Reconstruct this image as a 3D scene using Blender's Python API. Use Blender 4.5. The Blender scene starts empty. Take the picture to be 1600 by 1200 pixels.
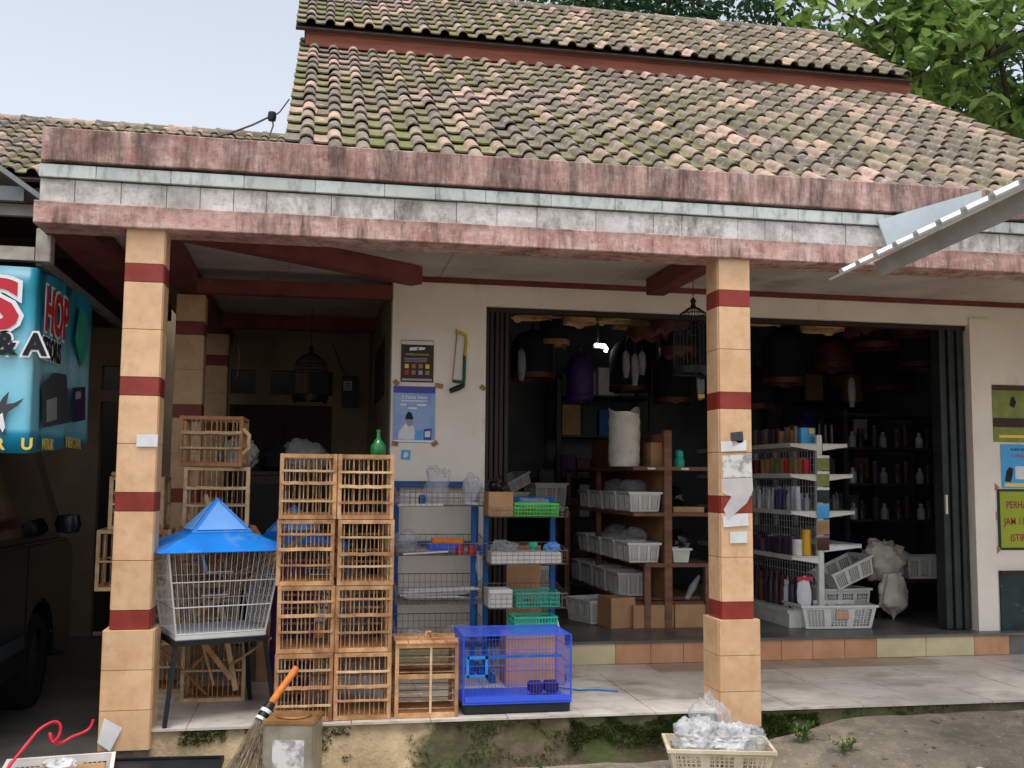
import bpy, bmesh, math, random
from mathutils import Vector, Matrix, Euler, noise
random.seed(7)
scn = bpy.context.scene
COL = scn.collection

# ------------------------------------------------------------------ camera
FPX, YAW, PITCH, ROLL, EYE = 1620.0, math.radians(10.7), math.radians(5.3), math.radians(0.5), 1.5
FWD = Vector((math.sin(YAW)*math.cos(PITCH), math.cos(YAW)*math.cos(PITCH), math.sin(PITCH)))
_R0 = Vector((math.cos(YAW), -math.sin(YAW), 0)); _U0 = _R0.cross(FWD)
RGT = _R0*math.cos(ROLL) + _U0*math.sin(ROLL)
UPV = -_R0*math.sin(ROLL) + _U0*math.cos(ROLL)
CAM = Vector((0, 0, EYE))
cd = bpy.data.cameras.new('camera'); cam = bpy.data.objects.new('camera', cd); COL.objects.link(cam)
m = Matrix((RGT, UPV, -FWD)).transposed().to_4x4(); m.translation = CAM
cam.matrix_world = m
cd.sensor_width = 36; cd.lens = 36*FPX/1600; cd.clip_start = .05; cd.clip_end = 600
scn.camera = cam

def ray(x, y): return FWD + RGT*((x-800)/FPX) - UPV*((y-600)/FPX)
def aY(x, y, Y):
    d = ray(x, y); return CAM + d*(Y/d.y)
def aZ(x, y, Z):
    d = ray(x, y); return CAM + d*((Z-EYE)/d.z)
def aX(x, y, X):
    d = ray(x, y); return CAM + d*(X/d.x)

# ------------------------------------------------------------------ light
SUN_EL, SUN_AZ = math.radians(74), math.radians(200)     # azimuth clockwise from +Y: high, slightly behind the camera
w = bpy.data.worlds.new('World'); scn.world = w; w.use_nodes = True
nt = w.node_tree; nt.nodes.clear()
sky = nt.nodes.new('ShaderNodeTexSky'); sky.sky_type = 'NISHITA'; sky.sun_disc = False
sky.sun_elevation = SUN_EL; sky.sun_rotation = SUN_AZ; sky.air_density = 1.0; sky.dust_density = 3.0; sky.ozone_density = 1.0
hs = nt.nodes.new('ShaderNodeHueSaturation'); hs.inputs['Saturation'].default_value = .36
bg = nt.nodes.new('ShaderNodeBackground'); bg.inputs[1].default_value = .12
wo = nt.nodes.new('ShaderNodeOutputWorld')
nt.links.new(sky.outputs[0], hs.inputs['Color']); nt.links.new(hs.outputs[0], bg.inputs[0]); nt.links.new(bg.outputs[0], wo.inputs[0])
sl = bpy.data.lights.new('sun', 'SUN'); sl.energy = 0.9; sl.angle = math.radians(30); sl.color = (1, .97, .92)
so = bpy.data.objects.new('sun', sl); COL.objects.link(so); so.location = (0, -5, 20)
sdir = Vector((math.sin(SUN_AZ)*math.cos(SUN_EL), math.cos(SUN_AZ)*math.cos(SUN_EL), math.sin(SUN_EL)))
so.rotation_euler = sdir.to_track_quat('Z', 'Y').to_euler()
scn.view_settings.view_transform = 'Standard'; scn.view_settings.look = 'None'
scn.view_settings.gamma = 1; scn.view_settings.exposure = 1.08
scn.view_settings.use_curve_mapping = False
scn.render.resolution_x = 1024; scn.render.resolution_y = 768
scn.render.engine = 'CYCLES'
scn.cycles.max_bounces = 8; scn.cycles.diffuse_bounces = 5; scn.cycles.transparent_max_bounces = 12

# ------------------------------------------------------------------ materials
MATS = {}
def srgb(r, g, b):
    f = lambda c: (c/255/12.92 if c/255 <= .04045 else ((c/255+.055)/1.055)**2.4)
    return (f(r), f(g), f(b))
class NT:
    def __init__(s, m):
        m.use_nodes = True; s.t = m.node_tree; s.b = s.t.nodes['Principled BSDF']
        g = s.n('ShaderNodeNewGeometry'); s.pos = g.outputs['Position']
    def n(s, ty, **k):
        x = s.t.nodes.new(ty)
        for a, v in k.items(): setattr(x, a, v)
        return x
    def l(s, a, b): s.t.links.new(a, b)
    def scaled(s, v, sc):
        mp = s.n('ShaderNodeMapping'); s.l(v, mp.inputs[0]); mp.inputs['Scale'].default_value = sc; return mp.outputs[0]
    def noise(s, scale, detail=5, sc=None, rough=.6, lo=.4, hi=.6, seed=0):
        t = s.n('ShaderNodeTexNoise'); t.inputs['Scale'].default_value = scale; t.inputs['Detail'].default_value = detail; t.inputs['Roughness'].default_value = rough
        v = s.pos
        mp = s.n('ShaderNodeMapping'); s.l(v, mp.inputs[0]); mp.inputs['Location'].default_value = (seed*3.7, seed*1.9, seed*2.3)
        if sc: mp.inputs['Scale'].default_value = sc
        s.l(mp.outputs[0], t.inputs['Vector'])
        r = s.n('ShaderNodeMapRange'); s.l(t.outputs[0], r.inputs[0]); r.inputs[1].default_value = lo; r.inputs[2].default_value = hi
        return r.outputs[0]
    def mix(s, f, a, b, ty='MIX'):
        x = s.n('ShaderNodeMix', data_type='RGBA', blend_type=ty)
        for i, v in ((0, f), (6, a), (7, b)):
            if isinstance(v, (int, float)): x.inputs[i].default_value = v
            elif isinstance(v, (tuple, list)): x.inputs[i].default_value = (*v[:3], 1)
            else: s.l(v, x.inputs[i])
        return x.outputs[2]
    def math(s, op, a, b=0.0, c=None):
        x = s.n('ShaderNodeMath', operation=op)
        for i, v in enumerate((a, b) if c is None else (a, b, c)):
            if isinstance(v, (int, float)): x.inputs[i].default_value = v
            else: s.l(v, x.inputs[i])
        return x.outputs[0]
    def bump(s, h, st=.3, dist=.01):
        x = s.n('ShaderNodeBump'); x.inputs['Strength'].default_value = st; x.inputs['Distance'].default_value = dist
        s.l(h, x.inputs['Height']); s.l(x.outputs[0], s.b.inputs['Normal'])
    def objrand(s): return s.n('ShaderNodeObjectInfo').outputs['Random']
def mat(name, col, col2=None, rough=.75, scale=6, sc=None, lo=.35, hi=.65, bump=0, bscale=40, metallic=0, spec=.35,
        stain=None, stain2=None, rand=0, alpha=1, trans=0, emit=0, ior=1.45):
    """stain = (colour, scale, stretch, lo, hi, amount)"""
    m = bpy.data.materials.new(name); k = NT(m); b = k.b
    c = None
    if col2 is not None: c = k.mix(k.noise(scale, sc=sc, lo=lo, hi=hi), col, col2)
    for i, st in enumerate((stain, stain2)):
        if st:
            f = k.noise(st[1], sc=st[2], lo=st[3], hi=st[4], detail=8, rough=.65, seed=i+1)
            f = k.math('MULTIPLY', f, st[5])
            c = k.mix(f, c if c is not None else col, st[0])
    if rand:
        r = k.objrand()
        v = k.math('MULTIPLY_ADD', r, rand*2, 1-rand)
        hv = k.n('ShaderNodeHueSaturation'); k.l(v, hv.inputs['Value'])
        if c is None: hv.inputs['Color'].default_value = (*col, 1)
        else: k.l(c, hv.inputs['Color'])
        c = hv.outputs[0]
    if c is None: b.inputs['Base Color'].default_value = (*col, 1)
    else: k.l(c, b.inputs['Base Color'])
    b.inputs['Roughness'].default_value = rough; b.inputs['Metallic'].default_value = metallic
    b.inputs['Specular IOR Level'].default_value = spec; b.inputs['Alpha'].default_value = alpha
    b.inputs['Transmission Weight'].default_value = trans; b.inputs['IOR'].default_value = ior
    if emit: b.inputs['Emission Color'].default_value = (*col, 1); b.inputs['Emission Strength'].default_value = emit
    if bump: k.bump(k.noise(bscale, detail=6, lo=0, hi=1), bump, .01)
    MATS[name] = m
    return m

# ------------------------------------------------------------------ geometry helpers
def new_obj(name, me, parent=None, loc=None, rot=None):
    o = bpy.data.objects.new(name, me); COL.objects.link(o)
    if parent is not None:
        o.parent = parent
    if loc is not None: o.location = loc
    if rot is not None: o.rotation_euler = rot
    return o
class MB:
    """collects shapes; obj() links them as one mesh object"""
    def __init__(s): s.v = []; s.f = []
    def add(s, vs, fs):
        n = len(s.v); s.v += [tuple(v) for v in vs]; s.f += [tuple(i+n for i in f) for f in fs]; return s
    def box(s, c, d, rot=None):
        hx, hy, hz = d[0]/2, d[1]/2, d[2]/2
        vs = [Vector((x, y, z)) for x in (-hx, hx) for y in (-hy, hy) for z in (-hz, hz)]
        if rot is not None:
            R = Euler(rot).to_matrix() if not isinstance(rot, Matrix) else rot
            vs = [R @ v for v in vs]
        c = Vector(c)
        return s.add([v+c for v in vs], [(0, 1, 3, 2), (4, 6, 7, 5), (0, 4, 5, 1), (2, 3, 7, 6), (0, 2, 6, 4), (1, 5, 7, 3)])
    def bb(s, x0, x1, y0, y1, z0, z1): return s.box(((x0+x1)/2, (y0+y1)/2, (z0+z1)/2), (x1-x0, y1-y0, z1-z0))
    def tube(s, pts, r, n=6, cap=True, r1=None):
        pts = [Vector(p) for p in pts]; N = len(pts); vs = []; fs = []
        prev = None
        for i, p in enumerate(pts):
            d = (pts[min(i+1, N-1)]-pts[max(i-1, 0)]).normalized()
            a = d.orthogonal().normalized() if prev is None else (prev - d*prev.dot(d)).normalized()
            prev = a; b = d.cross(a)
            rr = (r if r1 is None else r+(r1-r)*i/(N-1)) if not isinstance(r, (list, tuple)) else r[i]
            for k in range(n):
                t = 2*math.pi*k/n; vs.append(p+(a*math.cos(t)+b*math.sin(t))*rr)
        for i in range(N-1):
            for k in range(n):
                fs.append((i*n+k, i*n+(k+1) % n, (i+1)*n+(k+1) % n, (i+1)*n+k))
        if cap: fs.append(tuple(range(n-1, -1, -1))); fs.append(tuple((N-1)*n+k for k in range(n)))
        return s.add(vs, fs)
    def lathe(s, prof, c=(0, 0, 0), n=20, a0=0, sx=1, sy=1):
        c = Vector(c); vs = []; fs = []
        for r, z in prof:
            for k in range(n):
                t = a0+2*math.pi*k/n; vs.append(c+Vector((r*math.cos(t)*sx, r*math.sin(t)*sy, z)))
        for i in range(len(prof)-1):
            for k in range(n): fs.append((i*n+k, i*n+(k+1) % n, (i+1)*n+(k+1) % n, (i+1)*n+k))
        if prof[0][0] > 1e-5: fs.append(tuple(range(n-1, -1, -1)))
        if prof[-1][0] > 1e-5: fs.append(tuple((len(prof)-1)*n+k for k in range(n)))
        return s.add(vs, fs)
    def grid(s, fn, nu, nv):
        vs = [fn(i/nu, j/nv) for j in range(nv+1) for i in range(nu+1)]
        fs = [(j*(nu+1)+i, j*(nu+1)+i+1, (j+1)*(nu+1)+i+1, (j+1)*(nu+1)+i) for j in range(nv) for i in range(nu)]
        return s.add(vs, fs)
    def prism(s, poly, d):
        """poly: list of 3-d points (planar), d: extrusion vector"""
        n = len(poly); d = Vector(d); p = [Vector(q) for q in poly]
        return s.add(p+[q+d for q in p], [tuple(range(n-1, -1, -1)), tuple(range(n, 2*n))] + [(i, (i+1) % n, n+(i+1) % n, n+i) for i in range(n)])
    def mesh(s, name, material, smooth=None, bevel=0, fix=True):
        me = bpy.data.meshes.new(name); me.from_pydata(s.v, [], s.f)
        if bevel or fix:
            bm = bmesh.new(); bm.from_mesh(me)
            if fix: bmesh.ops.recalc_face_normals(bm, faces=bm.faces)
            if bevel: bmesh.ops.bevel(bm, geom=list(bm.edges), offset=bevel, segments=2, affect='EDGES', clamp_overlap=True)
            bm.to_mesh(me); bm.free()
        if material is not None: me.materials.append(MATS[material] if isinstance(material, str) else material)
        if smooth:
            me.polygons.foreach_set('use_smooth', [True]*len(me.polygons)); me.set_sharp_from_angle(angle=math.radians(smooth))
        me.update(); return me
    def obj(s, name, material, parent=None, loc=None, rot=None, **k):
        return new_obj(name, s.mesh(name, material, **k), parent, loc, rot)
_boxcache = {}
def box(name, parent, c, d, material, rot=None, bevel=0):
    key = (tuple(round(x, 4) for x in d), material, bevel)
    if key not in _boxcache: _boxcache[key] = MB().box((0, 0, 0), d).mesh(name, material, bevel=bevel, fix=False)
    return new_obj(name, _boxcache[key], parent, c, rot)
def bbx(name, parent, x0, x1, y0, y1, z0, z1, material, bevel=0):
    """box from extents, in the world frame, put under a thing that has a translation only"""
    off = parent_world(parent)
    return box(name, parent, (((x0+x1)/2)-off.x, ((y0+y1)/2)-off.y, ((z0+z1)/2)-off.z), (abs(x1-x0), abs(y1-y0), abs(z1-z0)), material, None, bevel)
def parent_world(p):
    v = Vector((0, 0, 0))
    while p is not None: v += p.location; p = p.parent
    return v
def wobj(mb, name, material, parent, **k):
    """mesh built in world coordinates, under a translated thing"""
    off = parent_world(parent); mb.v = [tuple(Vector(v)-off) for v in mb.v]
    return mb.obj(name, material, parent, **k)
def thing(name, label, cat, loc=(0, 0, 0), rz=0, group=None):
    o = bpy.data.objects.new(name, None); COL.objects.link(o); o.empty_display_size = .1
    o.location = loc; o.rotation_euler = (0, 0, rz); tag(o, label, cat, group); return o
def tag(o, label, cat, group=None):
    o['label'] = label; o['category'] = cat
    if group: o['group'] = group
    return o
def kind(o, k): o['kind'] = k; return o
def copy_tree(src, parent=None, **kw):
    c = src.copy(); COL.objects.link(c)
    if parent is not None: c.parent = parent
    for ch in src.children: copy_tree(ch, c)
    for a, v in kw.items():
        if a in ('label', 'group'): c[a] = v
        elif a == 'loc': c.location = v
        elif a == 'rz': c.rotation_euler = (0, 0, v)
    return c
def text(name, s, parent, loc, size, material, rot=(math.pi/2, 0, 0), align='LEFT', offset=0, depth=.0008, xs=1.0, font=None):
    cu = bpy.data.curves.new(name, 'FONT'); cu.body = s; cu.size = size; cu.align_x = align; cu.offset = offset; cu.extrude = depth
    cu.resolution_u = 3
    t = bpy.data.objects.new(name, cu); COL.objects.link(t)
    dg = bpy.context.evaluated_depsgraph_get(); me = bpy.data.meshes.new_from_object(t.evaluated_get(dg))
    bpy.data.objects.remove(t); bpy.data.curves.remove(cu)
    me.materials.clear(); me.materials.append(MATS[material])
    if xs != 1.0: me.transform(Matrix.Diagonal((xs, 1, 1, 1)))
    return new_obj(name, me, parent, loc, rot)
R = math.radians
U = random.uniform
# ------------------------------------------------------------------ material list (real surface colours)
def weathered(name, c_lo, c_hi, c_pale, c_stain, pale_amt=.7, stain_amt=.9, streak=(5, 5, .7), rand=0, s1=3.2, tops=(), mould=.55):
    """old exterior paint: faded patches, pale scuffs, run-off streaks, mould that starts at the top edges"""
    m = bpy.data.materials.new(name); k = NT(m); b = k.b
    c = k.mix(k.noise(s1, detail=9, rough=.7, lo=.38, hi=.62, sc=(1.6, 1.6, 1)), c_lo, c_hi)
    c = k.mix(k.math('MULTIPLY', k.noise(6, detail=10, rough=.78, lo=.47, hi=.62, sc=(1, 1, 2), seed=2), pale_amt), c, c_pale)
    st = k.math('MULTIPLY', k.noise(3.0, detail=10, rough=.72, lo=.46, hi=.66, sc=streak, seed=3), k.noise(1.3, detail=5, lo=.34, hi=.56, seed=5))
    sx = k.n('ShaderNodeSeparateXYZ'); k.l(k.pos, sx.inputs[0])
    for (z1, dz) in tops:
        mr = k.n('ShaderNodeMapRange'); k.l(sx.outputs[2], mr.inputs[0]); mr.inputs[1].default_value = z1-dz; mr.inputs[2].default_value = z1
        e = k.math('MULTIPLY', mr.outputs[0], k.noise(3.4, detail=9, rough=.75, lo=.36, hi=.62, sc=(3, 3, .6), seed=8)); st = k.math('MAXIMUM', st, k.math('MULTIPLY', e, mould/.55))
    c = k.mix(k.math('MINIMUM', k.math('MULTIPLY', st, stain_amt), .92), c, c_stain)
    c = k.mix(k.math('MULTIPLY', k.noise(34, detail=6, lo=.58, hi=.72, seed=7), .5), c, c_stain)
    if rand:
        hv = k.n('ShaderNodeHueSaturation'); k.l(k.math('MULTIPLY_ADD', k.objrand(), rand*2, 1-rand), hv.inputs['Value']); k.l(c, hv.inputs['Color']); c = hv.outputs[0]
    k.l(c, b.inputs['Base Color']); b.inputs['Roughness'].default_value = .85; b.inputs['Specular IOR Level'].default_value = .25
    k.bump(k.noise(26, detail=8, lo=0, hi=1), .35, .008); MATS[name] = m
weathered('pink_paint', srgb(174, 128, 119), srgb(204, 165, 154), srgb(224, 202, 192), srgb(78, 68, 60), tops=((3.24, .13), (2.86, .05)))
weathered('stone_panel', srgb(182, 177, 172), srgb(212, 208, 204), srgb(228, 226, 222), srgb(92, 85, 76), .7, .85, (3, 3, 1.4), .07, 5, tops=((2.985, .035),))
mat('green_strip', srgb(200, 206, 200), srgb(180, 188, 182), scale=6, rough=.7, rand=.05,
    stain=(srgb(80, 80, 70), 6, (2.5, 2.5, 1), .5, .7, .75))
mat('dark_groove', srgb(74, 70, 64), srgb(50, 50, 44), scale=9)
mat('column_tile', srgb(226, 188, 148), srgb(212, 170, 128), scale=9, rough=.35, spec=.4, rand=.05,
    stain=(srgb(176, 132, 94), 16, None, .52, .72, .35), stain2=(srgb(120, 92, 70), 5, (2, 2, .8), .6, .76, .35))
mat('red_tile', srgb(146, 58, 46), srgb(126, 46, 38), scale=9, rough=.35, spec=.4, rand=.06, stain=(srgb(170, 110, 96), 26, None, .64, .72, .5))
mat('grout', srgb(120, 104, 90), srgb(88, 78, 68), scale=20, rough=.9)
mat('red_paint', srgb(126, 68, 62), srgb(102, 52, 49), scale=5, rough=.7, stain=(srgb(52, 30, 28), 6, None, .55, .75, .6))
mat('ceiling_paint', srgb(196, 186, 174), srgb(168, 158, 146), scale=2.2, rough=.9, stain=(srgb(96, 84, 72), 1.7, None, .55, .75, .6))
mat('white_wall', srgb(240, 231, 218), srgb(226, 215, 202), scale=1.6, rough=.85, bump=.08, bscale=14,
    stain=(srgb(150, 128, 108), 2.6, (2, 2, .7), .58, .8, .55), stain2=(srgb(96, 76, 60), 30, None, .68, .75, .5))
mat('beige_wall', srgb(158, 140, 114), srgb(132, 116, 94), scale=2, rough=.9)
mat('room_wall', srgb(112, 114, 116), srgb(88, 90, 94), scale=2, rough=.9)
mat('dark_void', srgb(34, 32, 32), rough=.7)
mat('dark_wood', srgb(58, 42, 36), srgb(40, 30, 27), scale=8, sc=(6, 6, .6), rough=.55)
mat('gate_metal', srgb(58, 64, 62), srgb(42, 47, 46), scale=5, rough=.5, metallic=.3)
mat('brown_board', srgb(140, 84, 66), srgb(112, 64, 50), scale=3, sc=(.6, 3, 6), rough=.75)
mat('roof_under', srgb(60, 46, 38), rough=.9)
mat('cement', srgb(136, 126, 112), srgb(104, 97, 86), scale=5, rough=.95, bump=.3, bscale=30)
mat('floor_tile', srgb(212, 205, 196), srgb(190, 182, 172), scale=2.2, rough=.32, spec=.45, rand=.04,
    stain=(srgb(128, 112, 98), 2.4, (1, 1.5, 1), .48, .7, .8), stain2=(srgb(110, 96, 84), 9, (1, 1.4, 1), .56, .72, .6))
mat('brown_tile', srgb(186, 166, 148), srgb(164, 144, 126), scale=4, rough=.4, rand=.06)
mat('shop_floor', srgb(112, 110, 104), srgb(82, 80, 77), scale=3, rough=.35)
mat('orange_tile', srgb(206, 156, 116), srgb(190, 138, 100), scale=6, rough=.4, rand=.06, stain=(srgb(92, 62, 48), 16, None, .66, .72, .8))
mat('cream_tile', srgb(214, 200, 158), srgb(198, 184, 146), scale=5, rough=.4, rand=.04, stain=(srgb(150, 130, 100), 12, None, .62, .75, .6))
mat('green_marble', srgb(42, 62, 62), srgb(28, 42, 44), scale=7, rough=.3, stain=(srgb(96, 116, 112), 9, (1, 1, 2), .62, .66, .5))
mat('metal_grey', srgb(150, 154, 156), srgb(120, 124, 126), scale=4, rough=.5, metallic=.4)
mat('awning_white', srgb(232, 236, 238), srgb(206, 212, 214), scale=5, rough=.35, metallic=.1)
mat('awning_under', srgb(172, 172, 168), srgb(146, 146, 142), scale=4, rough=.6)
mat('flashing', srgb(196, 206, 212), srgb(180, 190, 196), scale=3, rough=.45, metallic=.15)
mat('pipe_white', srgb(190, 184, 172), srgb(150, 144, 132), scale=8, rough=.6)
mat('black_plastic', srgb(36, 40, 44), srgb(24, 27, 30), scale=6, rough=.4)
mat('black_metal', srgb(34, 38, 42), rough=.45, metallic=.3)
mat('rubber', srgb(26, 26, 27), rough=.85)
mat('car_paint', srgb(24, 31, 40), rough=.25, spec=.45)
mat('car_glass', srgb(12, 15, 18), rough=.08, spec=.7)
mat('car_trim', srgb(52, 60, 66), rough=.5)
mat('chrome', srgb(190, 194, 198), rough=.22, metallic=1)
mat('bamboo', srgb(204, 162, 118), srgb(166, 118, 78), scale=14, sc=(1, 1, .5), rough=.6, rand=.26, stain=(srgb(104, 68, 44), 9, None, .5, .7, .75))
mat('bamboo_stick', srgb(196, 160, 118), srgb(134, 96, 64), scale=24, rough=.6, stain=(srgb(92, 64, 44), 14, None, .5, .68, .7))
mat('pale_wood', srgb(214, 186, 146), srgb(184, 150, 108), scale=14, rough=.6, rand=.2, stain=(srgb(124, 92, 62), 9, None, .52, .7, .6))
mat('ply', srgb(172, 122, 80), srgb(146, 100, 64), scale=7, rough=.65, rand=.08)
mat('shelf_wood', srgb(132, 94, 70), srgb(104, 72, 54), scale=7, sc=(1, .4, 3), rough=.7, rand=.1)
mat('cardboard', srgb(184, 144, 104), srgb(164, 126, 90), scale=5, rough=.85, rand=.08)
mat('blue_plastic', srgb(30, 126, 216), srgb(20, 108, 196), scale=4, rough=.4, stain=(srgb(126, 160, 190), 9, None, .52, .72, .45))
mat('blue_panel', srgb(112, 168, 232), srgb(92, 150, 222), scale=4, rough=.35)
mat('blue_wire', srgb(58, 92, 216), rough=.4)
mat('blue_paint', srgb(24, 92, 158), srgb(18, 76, 136), scale=6, rough=.5)
mat('white_wire', srgb(214, 214, 210), rough=.4)
mat('grey_wire', srgb(160, 150, 138), srgb(110, 98, 86), scale=12, rough=.5, metallic=.4)
mat('white_plastic', srgb(222, 222, 216), srgb(204, 202, 194), scale=7, rough=.5, rand=.05, stain=(srgb(150, 140, 126), 8, None, .6, .78, .5))
mat('old_plastic', srgb(214, 204, 178), srgb(192, 178, 150), scale=7, rough=.55, stain=(srgb(128, 106, 80), 7, None, .55, .75, .6))
mat('green_plastic', srgb(78, 214, 84), srgb(58, 196, 66), scale=6, rough=.4)
mat('teal_plastic', srgb(54, 186, 158), srgb(40, 166, 140), scale=6, rough=.4)
mat('clear_bag', srgb(214, 218, 222), srgb(196, 200, 206), scale=16, rough=.2, spec=.6, alpha=.24, bump=.25, bscale=14)
mat('bag_white', srgb(232, 232, 232), srgb(216, 217, 219), scale=14, rough=.28, spec=.5, alpha=.5, bump=.25, bscale=14)
mat('black_bag', srgb(22, 22, 26), rough=.2, spec=.6)
mat('sack', srgb(206, 200, 188), srgb(186, 180, 168), scale=12, rough=.8, bump=.2, bscale=90)
mat('purple', srgb(74, 36, 96), srgb(52, 24, 70), scale=5, rough=.5)
mat('purple_dark', srgb(62, 38, 98), srgb(50, 30, 80), scale=6, rough=.6)
mat('styrofoam', srgb(222, 220, 214), srgb(204, 200, 192), scale=9, rough=.85, stain=(srgb(120, 116, 112), 14, None, .62, .7, .6))
mat('orange_pack', srgb(236, 132, 40), srgb(220, 112, 30), scale=12, rough=.45)
mat('red_plastic', srgb(206, 44, 62), rough=.45)
mat('yellow', srgb(232, 178, 36), srgb(214, 158, 26), scale=8, rough=.4)
mat('green_glass', srgb(46, 168, 88), rough=.08, trans=.7, spec=.6)
mat('paper', srgb(226, 228, 228), srgb(206, 208, 208), scale=9, rough=.8)
mat('print_grey', srgb(70, 72, 76), rough=.8)
mat('tape', srgb(176, 124, 74), srgb(150, 100, 58), scale=20, rough=.4)
mat('poster_brown', srgb(60, 38, 32), srgb(46, 28, 24), scale=12, rough=.4)
mat('poster_blue', srgb(112, 140, 206), srgb(168, 192, 226), scale=3.2, rough=.4, lo=.3, hi=.7)
mat('poster_deep', srgb(66, 74, 158), rough=.4)
mat('poster_sky', srgb(74, 166, 226), rough=.4)
mat('poster_green', srgb(140, 148, 72), srgb(116, 126, 62), scale=12, rough=.5)
mat('lime', srgb(158, 172, 48), srgb(146, 160, 42), scale=5, rough=.5)
mat('dark_green', srgb(28, 52, 44), rough=.5)
mat('magenta_ink', srgb(150, 30, 66), rough=.6)
mat('ink_black', srgb(28, 28, 32), rough=.6)
mat('ink_red', srgb(196, 46, 58), rough=.5)
mat('ink_yellow', srgb(236, 206, 86), rough=.5)
mat('ink_white', srgb(236, 238, 238), rough=.5)
mat('teal_vinyl', srgb(34, 160, 184), srgb(22, 140, 168), scale=1.6, rough=.4)
mat('pale_vinyl', srgb(128, 204, 222), srgb(104, 190, 212), scale=2, rough=.4)
mat('rust_tin', srgb(150, 112, 70), srgb(116, 84, 52), scale=9, rough=.55, metallic=.3, stain=(srgb(84, 56, 34), 7, None, .5, .7, .7))
mat('tin_metal', srgb(176, 172, 158), srgb(146, 138, 120), scale=6, rough=.4, metallic=.5, stain=(srgb(124, 92, 56), 6, None, .55, .72, .7))
mat('tin_label', srgb(214, 214, 210), srgb(150, 150, 146), scale=14, rough=.6, lo=.45, hi=.58)
mat('straw', srgb(142, 126, 104), srgb(104, 92, 76), scale=30, rough=.9)
mat('orange_wrap', srgb(226, 142, 66), srgb(200, 112, 46), scale=40, rough=.45)
mat('yellow_paint', srgb(196, 166, 50), rough=.5)
mat('green_paint', srgb(30, 92, 66), rough=.5)
mat('steel', srgb(150, 130, 112), srgb(120, 84, 60), scale=30, rough=.5, metallic=.6)
mat('lamp_glow', (1, 1, 1), emit=9)
mat('bark', srgb(92, 80, 66), srgb(66, 58, 48), scale=12, sc=(3, 3, .8), rough=.95, bump=.4)
mat('rattan', srgb(196, 164, 118), srgb(166, 132, 90), scale=20, rough=.7, rand=.15)
mat('mahogany', srgb(96, 52, 40), srgb(72, 38, 30), scale=12, rough=.5, rand=.15)
mat('cloth_dark', srgb(30, 32, 42), srgb(22, 24, 30), scale=6, rough=.9, rand=.3)
mat('bottle_dark', srgb(70, 58, 70), srgb(52, 44, 54), scale=6, rough=.3, rand=.3)
mat('bottle_pale', srgb(176, 180, 184), srgb(150, 154, 160), scale=6, rough=.3, rand=.25)
mat('bottle_purple', srgb(104, 70, 98), srgb(84, 56, 80), scale=6, rough=.3, rand=.2)
mat('cable', srgb(70, 72, 78), rough=.6)
mat('hose_blue', srgb(40, 120, 190), rough=.4)

def leaf_mat(name, c1, c2, c3):
    m = bpy.data.materials.new(name); k = NT(m); b = k.b
    n1 = k.noise(1.1, detail=3, lo=.35, hi=.65); n2 = k.noise(9, detail=2, lo=.35, hi=.65, seed=2)
    c = k.mix(n1, c1, c2); c = k.mix(k.math('MULTIPLY', n2, .6), c, c3)
    k.l(c, b.inputs['Base Color']); b.inputs['Roughness'].default_value = .5; b.inputs['Specular IOR Level'].default_value = .3
    tr = k.n('ShaderNodeBsdfTranslucent'); k.l(c, tr.inputs[0]); mx = k.n('ShaderNodeMixShader'); mx.inputs[0].default_value = .35
    k.l(b.outputs[0], mx.inputs[1]); k.l(tr.outputs[0], mx.inputs[2]); k.l(mx.outputs[0], k.t.nodes['Material Output'].inputs[0])
    MATS[name] = m
leaf_mat('leaf_big', srgb(112, 146, 68), srgb(76, 112, 52), srgb(158, 180, 98))
leaf_mat('leaf_dark', srgb(46, 82, 50), srgb(34, 64, 42), srgb(70, 108, 64))
leaf_mat('moss', srgb(62, 84, 34), srgb(44, 62, 26), srgb(96, 118, 44))
leaf_mat('weed', srgb(84, 116, 50), srgb(64, 94, 40), srgb(110, 140, 66))

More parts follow.
